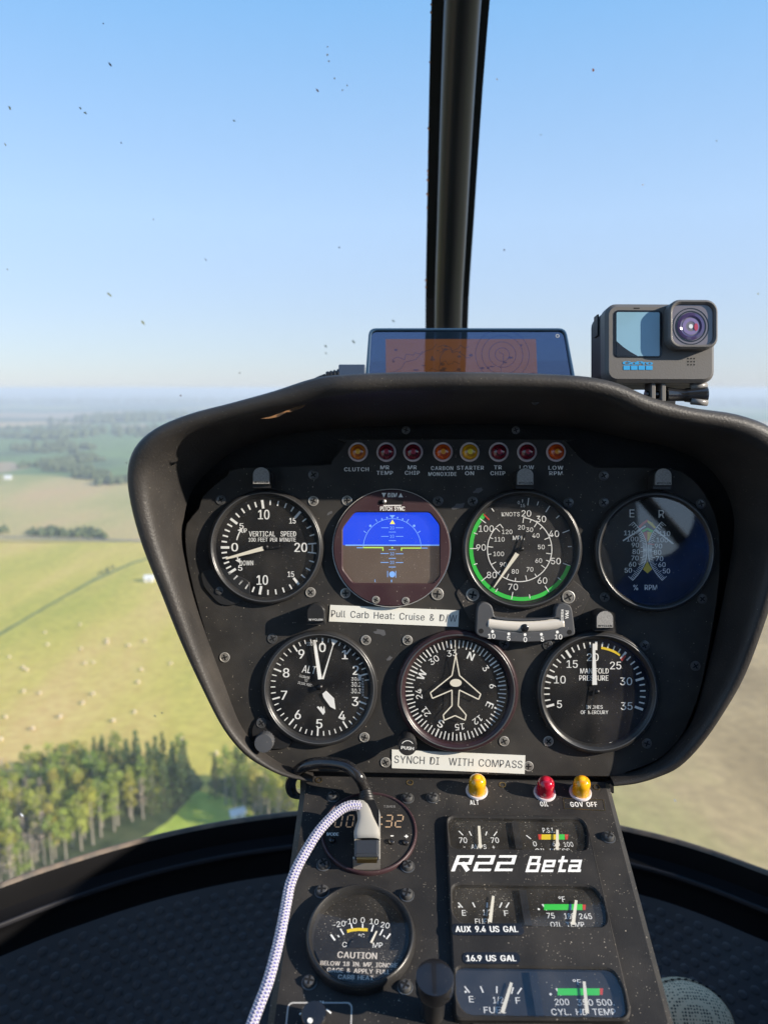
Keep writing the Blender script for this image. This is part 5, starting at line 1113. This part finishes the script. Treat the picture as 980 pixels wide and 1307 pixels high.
def film(name, tint, em, amt):
    m = bpy.data.materials.new(name); m.use_nodes = True; n = m.node_tree.nodes; l = m.node_tree.links; n.clear(); out_ = n.new('ShaderNodeOutputMaterial'); a = n.new('ShaderNodeBsdfTransparent'); a.inputs[0].default_value = (*tint, 1)
    e = n.new('ShaderNodeEmission'); e.inputs[0].default_value = (*em, 1); e.inputs[1].default_value = amt; ad = n.new('ShaderNodeAddShader'); l.new(a.outputs[0], ad.inputs[0]); l.new(e.outputs[0], ad.inputs[1]); l.new(ad.outputs[0], out_.inputs[0]); return m
mp_c = [TP.loc(*p) for p in [(493, 530), (688, 530), (684, 432), (492, 432)]]; b = MB(); b.poly([(v.x, v.y) for v in mp_c], -.0012); mp_ = tb.sub(pane, 'map_screen', b, film('glowing_orange_map', (.85, .62, .52), (.17, .070, .028), .36))
b = MB(); rnd = random.Random(5)
def wig(x0, y0, x1, y1, w=.8, n=8, am=3):
    P = []
    for i in range(n + 1): P.append(TP.loc(x0 + (x1 - x0) * i / n + rnd.uniform(-am, am), y0 + (y1 - y0) * i / n + rnd.uniform(-am, am)))
    for i in range(n): b.line(P[i], P[i + 1], w * .0007, -.0010)
for a in [(495, 475, 560, 440), (560, 440, 600, 455), (565, 440, 562, 478), (562, 450, 600, 440), (545, 470, 600, 474), (500, 460, 540, 448), (640, 445, 642, 480), (560, 462, 585, 462)]: wig(*a)
cc = TP.loc(641, 452)
for rr, w in ((9, .8), (17, .8), (26, .8), (34, .7)): b.arc(cc.x, cc.y, rr * .00065 - .0003, rr * .00065 + .0003, 0, 360, -.00095)
for i in range(26): v = TP.loc(rnd.uniform(500, 685), rnd.uniform(440, 478)); b.disc(v.x, v.y, rnd.uniform(.0007, .0026), -.0009 - i * 1e-6, n=7, ry=rnd.uniform(.0005, .0014))
tb.sub(pane, 'map_lines', b, glass('dark_map_ink', (.50, .56, .80)))
b = MB(); v = TP.loc(711, 429); b.lathe(v.x, v.y, [(.0016, .0), (.0016, .0006), (.0010, .0006), (.0010, 0)], n=14); tb.part('camera_eye', b, M['steel'])
# small box left of the tablet
t = Thing('power_adapter', 'small dark blue adapter with ribbed cable lying left of the tablet', 'adapter', TP, *TP.loc(450, 475), 0)
b = MB(); a, c = TP.loc(432, 500), TP.loc(466, 466); b.prism(rrect(a.x, a.y, c.x, c.y, .001), -.01, .002, bev=.0006, bottom=True); t.part('body', b, mat('navy_plastic', (.04, .06, .10), .4))
b = MB(); p0 = TP.loc(434, 477); p1 = TP.loc(416, 479); pts = [Vector((p0.x + (p1.x - p0.x) * i / 12, p0.y + (p1.y - p0.y) * i / 12, -.003)) for i in range(13)]; b.tube(pts, 0, n=12, radii=[.0052 - .0012 * i / 12 if i % 3 else .0036 for i in range(13)]); t.part('strain_relief', b, M['black'], smooth=True)
b = MB(); pts = [TP.loc(*p) for p in [(416, 479), (404, 484), (392, 494), (380, 510)]]; b.tube(catmull([Vector((p.x, p.y, -.003)) for p in pts], 5), .0026, n=10); t.part('cable', b, M['black'], smooth=True)

# action camera
GF = Frame(at(842, 437, .500), cs(1, 0, .02), cs(0, 1, 0))
g_ = cp(740, 370, 240)
gp = Thing('action_camera', 'grey action camera with blue lettering clamped on the right of the hood', 'camera', GF, 0, 0, 0)
def G(x, y, z=0): return GF.loc(*g_(x, y), z)
def grr(x0, y0, x1, y1, r, z=0, n=6): a, c = G(x0, y1, z), G(x1, y0, z); return rrect(a.x, a.y, c.x, c.y, r, n)
gm = mat('grey_camera_rubber', (.125, .118, .112), .5, bump=(900, .3, .0003)); gmd = mat('black_camera_rubber', (.02, .022, .026), .5)
b = MB(); b.prism(grr(130, 75, 700, 482, .0075, -.001), -.011, 0, bev=.0022); gp.part('front_shell', b, gm)
b = MB(); b.prism(grr(134, 79, 696, 478, .0075, -.001), -.034, -.011, bev=.0, bottom=True); gp.part('rear_shell', b, gmd)
b = MB(); b.prism(grr(118, 64, 712, 494, .009), -.0145, -.0125, bottom=True); gp.part('seam_band', b, gmd) if False else None
b = MB(); b.prism(grr(175, 107, 427, 353, .003), 0, .0004, bev=.0002); fs = gp.part('front_screen', b, mat('black_screen_border', (.015, .018, .025), .2))
b = MB(); b.prism(grr(188, 118, 412, 345, .001), .0004, .0006); gp.sub(fs, 'display', b, mat('sky_bright_display', (.20, .36, .46), .12, coat=1, noise=(12, (.24, .40, .50), .3)))
b = MB(); b.poly([tuple(G(*p)) for p in [(188, 268), (188, 345), (298, 345), (262, 325), (225, 300)]], .00065); gp.sub(fs, 'display_reflection_patch', b, M['blackgloss'], label='dark reflection painted on a corner of the front display')  # black patch paints a reflection on the display
zL = .0085; b = MB(); b.prism(grr(462, 50, 720, 305, .0075, zL), -.002, zL, bev=.0012, holes=[grr(484, 72, 700, 283, .0055, zL)]); lh = gp.part('lens_housing', b, gm)
b = MB(); b.prism(grr(484, 72, 700, 283, .0055, zL), 0, zL - .0022, holes=[]); gp.sub(lh, 'cover_glass', b, mat('lens_cover_face', (.16, .14, .155), .12, coat=1))
cl_ = G(583, 186, zL); b = MB()
zz = zL - .0021
for r0, r1, mi in ((.0112, .0118, 0), (.0092, .0100, 0), (.0060, .0078, 1), (.0032, .0054, 2), (.00001, .0014, 3)): b.arc(cl_.x, cl_.y, r0, r1, 0, 360, zz + .00004 * (mi + 1), mi)
b.lathe(cl_.x, cl_.y, [(.0088, zz + .0003), (.0070, zz + .0006), (.0060, zz + .0002)], 1, 40)
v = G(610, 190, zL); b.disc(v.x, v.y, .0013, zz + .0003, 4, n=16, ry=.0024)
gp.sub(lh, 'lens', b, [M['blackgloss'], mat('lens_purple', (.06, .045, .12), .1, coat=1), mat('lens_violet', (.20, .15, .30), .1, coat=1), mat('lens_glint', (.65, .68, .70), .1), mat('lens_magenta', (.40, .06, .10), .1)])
b = MB(); zb = .0002; bl = mat('bright_blue_print', (.02, .30, .62), .5)
TX(b, GF, 'GoPro', g_(300, 381), 4.3, zb, 37, bold=.03, gap=.02)
for i in range(4): b.prism(grr(225 + i * 39, 395, 259 + i * 39, 417, .0003), 0, .00025)
gp.part('lettering', b, bl, label='bright blue brand lettering over four small squares')
b = MB()
for i in range(3):
    for j in range(3): v = G(561 + i * 16, 358 + j * 16); b.disc(v.x, v.y, .00055, .00012, n=10)
gp.part('speaker_grille', b, M['void'])
b = MB(); b.prism(grr(278, 93, 310, 99, .0003), 0, .0001); gp.part('status_light', b, M['void'])
b = MB(); v = G(95, 390, -.02); b.box((G(128, 300).x - .0004 + .0009, G(0, 150).y, -.020), (.0010, .014, .008)); gp.part('side_button', b, gmd)
# mount
gq = G(420, 520); mt = Thing("camera_mount", "black clamp mount with glossy thumbscrew under the action camera", "camera mount", GF, gq.x, gq.y, -.008)
b = MB()
for x in (370, 423): a, c = G(x - 12, 590, -.008), G(x + 12, 470, -.008); b.prism(rrect(a.x, a.y, c.x, c.y, .001), -.016, -.004, bev=.0006, bottom=True)
mt.part('fork', b, mat('grey_mount_plastic', (.16, .15, .14), .45))
b = MB(); a, c = G(335, 575, -.008), G(395, 545, -.008); b.box((G(400, 0).x, G(0, 585).y - .002, -.012), (.024, .006, .024)); mt.part('foot', b, M['black'])
b = MB(); ax = [Vector((*G(x, y, -.008), -.009)) for x, y in [(340, 543), (440, 545), (450, 545), (500, 546), (545, 547), (552, 547), (560, 547), (600, 547), (640, 548), (652, 548)]]
b.tube(ax, 0, n=24, radii=[.0024, .0024, .0052, .0042, .0040, .0046, .0046, .0056, .0066, .0066]); mt.part('thumbscrew', b, mat('glossy_black_thumbscrew', (.02, .02, .022), .15, coat=1), smooth=True, angle=50)
b = MB()
for i in range(3): a = R(25 + i * 120); b.tube([Vector((*G(570, 547, -.008), -.009)) + Vector((0, math.cos(a), math.sin(a))) * .0055, Vector((*G(652, 548, -.008), -.009)) + Vector((0, math.cos(a), math.sin(a))) * .0068], .0022, n=8)
mt.part('thumbscrew_lobe', b, mat('pale_thumb_grip', (.24, .23, .22), .25), smooth=True)

# ------------------------------------------------------------------ NOSE: rim, dimpled wall, windscreen, centre post
RZ = -.55
def onz(px, py, z): r = ray(px, py); return r * (z / r.z)
rim_px = [(0, 1129), (50, 1111), (100, 1095), (150, 1080), (200, 1067), (250, 1056), (300, 1047), (350, 1040), (385, 1036)]
rim_r = [(795, 1056), (850, 1069), (900, 1084), (940, 1098), (980, 1113)]
Pm = [onz(*p, RZ) for p in rim_px] + [onz(480, 1026, RZ), onz(590, 1022, RZ), onz(700, 1034, RZ)] + [onz(*p, RZ) for p in rim_r]
l0 = Pm[0]; Pm = [Vector((l0.x - .24, l0.y - .30, RZ)), Vector((l0.x - .16, l0.y - .16, RZ)), Vector((l0.x - .08, l0.y - .065, RZ))] + Pm
r0_ = Pm[-1]; Pm += [Vector((r0_.x + .07, r0_.y - .055, RZ)), Vector((r0_.x + .15, r0_.y - .14, RZ)), Vector((r0_.x + .22, r0_.y - .28, RZ))]
rc = catmull(Pm, 8); NR = len(rc)
def nrm(i): t_ = (rc[min(i + 1, NR - 1)] - rc[max(i - 1, 0)]).normalized(); return Vector((t_.y, -t_.x, 0))      # inward (towards the pilot)
def sweep(prof, mats_i, name):
    b = MB(); m_ = len(prof)
    for i in range(NR):
        n_ = nrm(i)
        if n_.y > 0: n_ = -n_
        for (u, z) in prof: b.v.append(tuple(rc[i] + n_ * u + Vector((0, 0, z))))
    for i in range(NR - 1):
        for j in range(m_ - 1): b.f.append((i * m_ + j, (i + 1) * m_ + j, (i + 1) * m_ + j + 1, i * m_ + j + 1)); b.m.append(mats_i[j] if mats_i else 0)
    return b
nose = Thing('nose_shell', 'black nose shell below the windscreen with ribbed rim and dimpled lining', 'helicopter nose')
b = sweep([(-.004, -.010), (-.003, .0005), (-.001, .0015), (.001, .0005), (.003, -.003)], None, 'e'); nose.part('rim_edge', b, M['rimedge'], smooth=True)
b = sweep([(.002, -.002), (.004, -.012), (.005, -.028), (.012, -.032), (.020, -.033)], None, 'r'); nose.part('rim_band', b, M['rim'], smooth=True, angle=40)
b = sweep([(.020, -.0325), (.022, -.0312), (.024, -.033), (.0235, -.037)], None, 'r'); nose.part('rim_rib', b, M['ridge'], smooth=True)
b = sweep([(.0238, -.0345), (.0232, -.0372), (.018, -.041), (.017, -.05), (.020, -.075)], None, 'r'); nose.part('rim_groove', b, M['rim'], smooth=True)
def wallp(i, t):                            # lining surface
    n_ = nrm(i)
    if n_.y > 0: n_ = -n_
    return rc[i] + n_ * (.020 + .14 * t * t + .03 * t) + Vector((0, 0, -.073 - .50 * t))
NT = 14; b = MB(); b.v = [tuple(wallp(i, j / NT)) for i in range(NR) for j in range(NT + 1)]
for i in range(NR - 1):
    for j in range(NT): b.f.append((i * (NT + 1) + j, (i + 1) * (NT + 1) + j, (i + 1) * (NT + 1) + j + 1, i * (NT + 1) + j + 1)); b.m.append(0)
nose.part('lining', b, M['floor'], smooth=True)
b = MB(); arc = [0]
for i in range(1, NR): arc.append(arc[-1] + (rc[i] - rc[i - 1]).length)
def warc(s, t):
    i = max(k_ for k_ in range(NR) if arc[k_] <= s) if s < arc[-1] else NR - 2; i = min(i, NR - 2); f = (s - arc[i]) / (arc[i + 1] - arc[i]); return wallp(i, t).lerp(wallp(i + 1, t), f)
row = 0; tt = .03
while tt < .75:
    s = .01 + (row % 2) * .0115
    while s < arc[-1] - .02:
        p = warc(s, tt); pu = warc(s + .004, tt) - p; pv = warc(s, tt + .008) - p; n_ = pu.cross(pv).normalized()
        if n_.y > 0: n_ = -n_
        pu.normalize(); pw = n_.cross(pu); r = .0062; base = len(b.v); ns = 8
        for rr, hh in ((1, -.0002), (.88, .0007), (.5, .0010)): b.v += [tuple(p + (pu * math.cos(6.283 * k_ / ns) + pw * math.sin(6.283 * k_ / ns)) * r * rr + n_ * hh) for k_ in range(ns)]
        for a_ in range(2):
            for k_ in range(ns): b.f.append((base + a_ * ns + k_, base + a_ * ns + (k_ + 1) % ns, base + (a_ + 1) * ns + (k_ + 1) % ns, base + (a_ + 1) * ns + k_)); b.m.append(0)
        b.f.append(tuple(base + 2 * ns + k_ for k_ in range(ns))); b.m.append(0); s += .023
    row += 1; tt += .0235
dm = nose.part('dimples', b, M['floor'], smooth=True); dm['kind'] = 'stuff'
# floor under everything
b = MB(); b.quad([(-1.0, -.9, -.98), (1.1, -.9, -.98), (1.1, 1.0, -.98), (-1.0, 1.0, -.98)]); tag(link('cabin_floor', mesh_of('cabin_floor', b, M['floor'])), kind='structure')

# windscreen
CX = .083
prof = [(.955, -.553), (1.03, -.45), (1.09, -.30), (1.10, -.12), (1.055, .08), (.965, .20), (.835, .345), (.66, .48), (.44, .58), (.2, .63)]
pc = catmull([Vector((0, y, z)) for y, z in prof], 4)
def rim_y(x):
    for i in range(NR - 1):
        if rc[i].x <= x <= rc[i + 1].x: return rc[i].y + (rc[i + 1].y - rc[i].y) * (x - rc[i].x) / max(1e-6, rc[i + 1].x - rc[i].x)
    return rc[0].y if x < rc[0].x else rc[-1].y
def scr_pt(x, v):
    p = scr_pt0(x, v)
    if v.z < -.2:
        f = min(1, (-.2 - v.z) / .353); f = f * f * (3 - 2 * f); p.y = p.y * (1 - f) + (rim_y(x) + .012) * f; p.z = p.z * (1 - f) + (v.z - .004) * f
    return p
def scr_pt0(x, v): dx = x - CX - (.0 if v.z < 0 else -.03 * (v.z - .08) / .4); return Vector((x, v.y - .66 * dx * dx, v.z - .05 * dx * dx))
ws = Thing('windscreen', 'clear curved helicopter windscreen with insect marks either side of the centre post', 'windscreen')
wg = glass('clear_acrylic', (.985, .99, .995), -.035, 0, .02)
def cxline(v): return CX + (-.010) * max(0, (v.z - .08) / .29)
for side in (-1, 1):
    b = MB(); xs = [i / 14 for i in range(15)]; m_ = len(xs)
    for v in pc:
        x0 = cxline(v)
        for f in xs: b.v.append(tuple(scr_pt(x0 + side * (.001 + f * (.72)), v)))
    for i in range(len(pc) - 1):
        for j in range(m_ - 1): b.f.append((i * m_ + j, i * m_ + j + 1, (i + 1) * m_ + j + 1, (i + 1) * m_ + j)); b.m.append(0)
    pane = ws.part('pane', b, wg, smooth=True)
    if side < 0: paneL = pane
    else: paneR = pane
# insect splats and painted white glints sit on the pane
def hit(px, py):
    r = ray(px, py); best = None; t_ = .4
    while t_ < 1.6:
        p = r * t_; # compare with profile depth at this height
        zz_ = p.z
        for i in range(len(pc) - 1):
            if (pc[i].z <= zz_ <= pc[i + 1].z):
                f = (zz_ - pc[i].z) / (pc[i + 1].z - pc[i].z); v = pc[i].lerp(pc[i + 1], f); s_ = scr_pt(p.x, v)
                if p.y >= s_.y - .003: return p
                break
        t_ += .004
    return r * 1.0
SPL = [(141, 82, 4, .5, 0), (103, 138, 3, .7, 1), (109, 144, 4, .5, 1), (7, 184, 4, .4, 1), (13, 138, 5, .4, 1), (155, 182, 1.6, 1, 0), (262, 330, 2, .8, 1), (263, 332, 1.5, 1, 0), (299, 154, 3, .6, 1), (433, 316, 2, 1.0, 0), (140, 376, 6, .35, 1), (183, 412, 6, .4, 1), (306, 476, 2.2, 1, 0),
       (405, 115, 3.5, .6, 2), (418, 70, 2.5, 1, 3), (420, 78, 2, 1, 3), (427, 100, 2, 1, 3), (437, 115, 2, 1, 3), (443, 109, 1.6, 1, 3), (418, 60, 1.8, 1, 3), (502, 410, 4, .4, 1), (451, 436, 4, .6, 1), (416, 442, 4, .5, 1), (416, 451, 3, .5, 1), (757, 89, 3.4, .8, 2), (634, 101, 3, .6, 3), (643, 319, 2, 1, 0), (820, 236, 2, .8, 3), (914, 180, 1.6, 1, 1), (967, 375, 3, .6, 1), (231, 505, 2.4, .9, 0), (162, 591, 1.8, .9, 0), (207, 910, 3.5, .4, 1), (198, 914, 3, .4, 1), (196, 280, 1.8, .8, 1), (10, 344, 2, .8, 1), (132, 30, 1.4, 1, 0), (28, 1040 , 5, .3, 3), (690, 172, 1.6, 1, 1), (861, 1010 + 12, 3, .5, 3)]
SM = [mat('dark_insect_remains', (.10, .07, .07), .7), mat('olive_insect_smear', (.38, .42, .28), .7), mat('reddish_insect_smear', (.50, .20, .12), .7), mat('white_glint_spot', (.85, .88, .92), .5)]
for (px, py_, r_, asp, mi) in SPL:
    p = hit(px, py_); d = p.length; sz = r_ * .62 * d / FPX; rnd_a = random.uniform(.6, 1.2); b = MB()
    rt_ = Vector((1, 0, 0)); up_ = (-p).normalized().cross(rt_).normalized(); n_ = 9; pts = []
    for j in range(n_):
        a = 6.283 * j / n_; kx = random.uniform(.45, 1.1); u_, v_ = math.cos(a) * sz * kx, math.sin(a) * sz * asp * kx
        u2, v2 = u_ * math.cos(rnd_a) - v_ * math.sin(rnd_a), u_ * math.sin(rnd_a) + v_ * math.cos(rnd_a); pts.append(tuple(p * .997 + rt_ * u2 - up_ * v2))
    b.quad(pts); o = link('insect_and_glint_mark', mesh_of('insect_and_glint_mark', b, SM[mi]), paneL if px < 570 else paneR)
# centre post
post = Thing('centre_post', 'black tubular windscreen post with flat dark sealing strips on both sides', 'windscreen post')
path = [v for v in pc if v.z > -.10]
tubeP, rad_ = [], []
for v in path: tubeP.append(Vector((cxline(v) + .0, v.y - .030, v.z - .006))); rad_.append(.0205)
b = MB(); b.tube(tubeP, 0, n=28, radii=[.0175 for _ in tubeP]); post.part('tube', b, M['metal_post'], smooth=True)
b = MB(); m_ = 4; W2 = .0278
for v in path:
    xc = cxline(v)
    for (dx, dy) in ((-W2, .000), (-W2, -.006), (W2, -.006), (W2, .000)): b.v.append((xc + dx + .000, v.y + dy - .002, v.z))
for i in range(len(path) - 1):
    for j in range(m_): b.f.append((i * m_ + j, i * m_ + (j + 1) % m_, (i + 1) * m_ + (j + 1) % m_, (i + 1) * m_ + j)); b.m.append(0)
st_ = post.part('sealing_strip', b, M['seal'])
for i in range(26):
    b = MB(); f = random.choice([random.uniform(.3, .6), random.uniform(.2, .95)]); idx = f * (len(path) - 2); j = int(idx); v = path[j].lerp(path[j + 1], idx - j); xc = cxline(v); s_ = random.uniform(.0006, .0022)
    b.quad([(xc - W2 - s_ * .6, v.y - .0085, v.z - s_ * .6), (xc - W2 + s_ * .3, v.y - .0087, v.z - s_), (xc - W2 + s_ * .2, v.y - .0087, v.z + s_), (xc - W2 - s_ * .8, v.y - .0085, v.z + s_ * .4)])
    post.sub(st_, 'primer_chip', b, M['rust'])

# ------------------------------------------------------------------ shoe on the pedal
SF = Frame(at(880, 1300, .80), cs(1, -.05, 0), cs(.05, .75, .66))
sh = Thing('shoe', 'beige mesh shoe toe showing beside the console at the bottom right', 'shoe', SF, 0, 0, 0)
n_ = 40; b = MB(); lay = [(1.0, -.012), (1.0, .006), (.97, .016), (.90, .026), (.75, .037), (.52, .045), (.25, .049), (.02, .050)]
def toe(a, s): # a in 0..2pi outline of a shoe: rounded toe at the top, long body downward
    x = math.cos(a) * .050; y = math.sin(a); y = y * .042 if y > 0 else y * .21; return (-.010 + x * s, -.008 + y * s)
def ringv(s, z): return [(*toe(6.28318 * j / n_, s), z) for j in range(n_)]
for i, (s, z) in enumerate(lay): b.v += ringv(s, z)
for i in range(len(lay) - 1):
    for j in range(n_): b.f.append((i * n_ + j, i * n_ + (j + 1) % n_, (i + 1) * n_ + (j + 1) % n_, (i + 1) * n_ + j)); b.m.append(0)
b.f.append(tuple((len(lay) - 1) * n_ + j for j in range(n_))); b.m.append(0)
mm = mat('beige_open_mesh', (.42, .37, .28), .8)
n = mm.node_tree.nodes; l = mm.node_tree.links; tc = n.new('ShaderNodeTexCoord'); vo = n.new('ShaderNodeTexVoronoi'); vo.inputs['Scale'].default_value = 330; vo.inputs['Randomness'].default_value = .25; l.new(tc.outputs['Object'], vo.inputs['Vector'])
r = n.new('ShaderNodeValToRGB'); r.color_ramp.elements[0].position = .25; r.color_ramp.elements[0].color = (.03, .025, .02, 1); r.color_ramp.elements[1].position = .42; r.color_ramp.elements[1].color = (.75, .52, .32, 1); l.new(vo.outputs['Distance'], r.inputs[0]); l.new(r.outputs[0], n['Principled BSDF'].inputs['Base Color'])
sh.part('upper', b, mm, smooth=True)
b = MB(); tr = [((1.035, -.014)), ((1.05, .0)), ((1.03, .012)), ((.985, .0175)), ((.93, .0245))]
for s, z in tr: b.v += ringv(s, z)
for i in range(len(tr) - 1):
    for j in range(n_): b.f.append((i * n_ + j, i * n_ + (j + 1) % n_, (i + 1) * n_ + (j + 1) % n_, (i + 1) * n_ + j)); b.m.append(0)
sh.part('toe_rand', b, mat('tan_toe_rand', (.66, .46, .28), .6, bump=(500, .5, .0004)), smooth=True)
for j in range(4, 17):
    a = 6.28318 * (j + .5) / n_ ; x, y = toe(a, .915); b = MB(); b.box((x, y, .0268), (.0032, .0014, .0012)); sh.part('stitch', b, M['void'])
b = MB(); pts = [(*toe(a_, .55), .047) for a_ in [R(q_) for q_ in range(200, 341, 10)]]; b.poly([(p[0], p[1]) for p in pts], .0485); sh.part('tongue', b, mat('brown_red_tongue', (.20, .10, .07), .6))

# ------------------------------------------------------------------ unseen cabin shell round the camera, added for its reflections and shade
cab = mat('cabin_headliner', (.26, .26, .27), .8)
def slab(name, c, d, m_=cab): b = MB(); b.box(c, d); tag(link(name, mesh_of(name, b, m_)), kind='structure')
slab('cabin_ceiling', (.05, -.52, .66), (1.3, .8, .03)); slab('rear_bulkhead', (.00, -.92, -.15), (1.32, .03, 1.6))
b = MB(); b.tube([(.34, -.78, .48), (.56, -.76, .235), (.694, -.75, .073), (.80, -.72, -.08), (.80, -.60, -.36)], .016, n=12); tag(link('door_frame', mesh_of('door_frame', b, M['rim'], smooth=True)), kind='structure')
# pilot in the right seat: only mirrored in the right-hand gauge glass
def skinned(name, J, E, mats_):
    me = bpy.data.meshes.new(name); me.from_pydata([j[0] for j in J], E, []); o = bpy.data.objects.new(name, me); COL.objects.link(o)
    md = o.modifiers.new('s', 'SKIN'); sv = me.skin_vertices[0].data
    for i, j in enumerate(J): sv[i].radius = j[1]
    sv[0].use_root = True; sd = o.modifiers.new('d', 'SUBSURF'); sd.levels = 2; sd.render_levels = 2
    dg = bpy.context.evaluated_depsgraph_get(); m2 = bpy.data.meshes.new_from_object(o.evaluated_get(dg)); bpy.data.objects.remove(o); m2.name = name
    m2.materials.clear()
    for m_ in mats_: m2.materials.append(m_)
    m2.polygons.foreach_set('use_smooth', [True] * len(m2.polygons)); return m2
px0, py0 = .655, -.36
J = [((px0, py0, -.62), (.15, .12)), ((px0, py0 - .02, -.42), (.16, .12)), ((px0, py0 - .02, -.22), (.18, .12)), ((px0, py0 - .01, -.075), (.10, .09)), ((px0, py0, 0.04), (.055, .055)), ((px0 - .01, py0 + .02, .15), (.085, .10)), ((px0 - .01, py0 + .02, .24), (.07, .085)),
     ((px0 - .19, py0, -.10), (.065, .065)), ((px0 - .24, py0 + .06, -.38), (.048, .048)), ((px0 - .20, py0 + .30, -.44), (.036, .036)), ((px0 - .19, py0 + .39, -.44), (.03, .02)),
     ((px0 + .17, py0, -.10), (.065, .065)), ((px0 + .19, py0 + .05, -.38), (.048, .048)), ((px0 + .12, py0 + .28, -.46), (.036, .036)), ((px0 + .11, py0 + .37, -.46), (.03, .02)),
     ((px0 - .10, py0 + .40, -.64), (.075, .075)), ((px0 - .10, py0 + .62, -.86), (.05, .05)), ((px0 + .10, py0 + .40, -.64), (.075, .075)), ((px0 + .10, py0 + .62, -.86), (.05, .05))]
E_ = [(0, 1), (1, 2), (2, 3), (3, 4), (4, 5), (5, 6), (3, 7), (7, 8), (8, 9), (9, 10), (3, 11), (11, 12), (12, 13), (13, 14), (0, 15), (15, 16), (0, 17), (17, 18)]
pm = skinned('person', J, E_, [mat('blue_shirt_cloth', (.012, .05, .20), .8, bump=(30, 1, .02), noise=(9, (.03, .11, .38), .1)), mat('skin', (.50, .30, .22), .5), mat('dark_trousers', (.03, .035, .05), .8)])
for f in pm.polygons: c = f.center; f.material_index = 1 if c.z > .06 or c.y > py0 + .24 and c.z > -.52 else 2 if c.z < -.55 else 0
tag(link('person', pm), 'pilot in a blue shirt mirrored in the right-hand gauge glass', 'person')
slab('left_door_wall', (-.66, -.1, -.62), (.03, 1.5, .66)); slab('right_door_wall', (.86, -.1, -.50), (.03, 1.5, .92))  # unseen door walls, the right one raised to shade the nose lining

# ------------------------------------------------------------------ haze
b = MB(); b.box((0, 0, (GZ - 1 + 3) / 2), (2 * S * .9, 2 * S * .9, 3 - (GZ - 1)))
hm = bpy.data.materials.new('haze'); hm.use_nodes = True; n = hm.node_tree.nodes; n.clear(); ou = n.new('ShaderNodeOutputMaterial'); pv = n.new('ShaderNodeVolumePrincipled')
pv.inputs['Color'].default_value = (.80, .90, 1.0, 1); pv.inputs['Density'].default_value = 4.0e-4; pv.inputs['Anisotropy'].default_value = 0.0; hm.node_tree.links.new(pv.outputs[0], ou.inputs['Volume'])
tag(link('haze', mesh_of('haze', b, hm)), 'thin pale blue haze over the whole country', 'haze', kind='stuff')
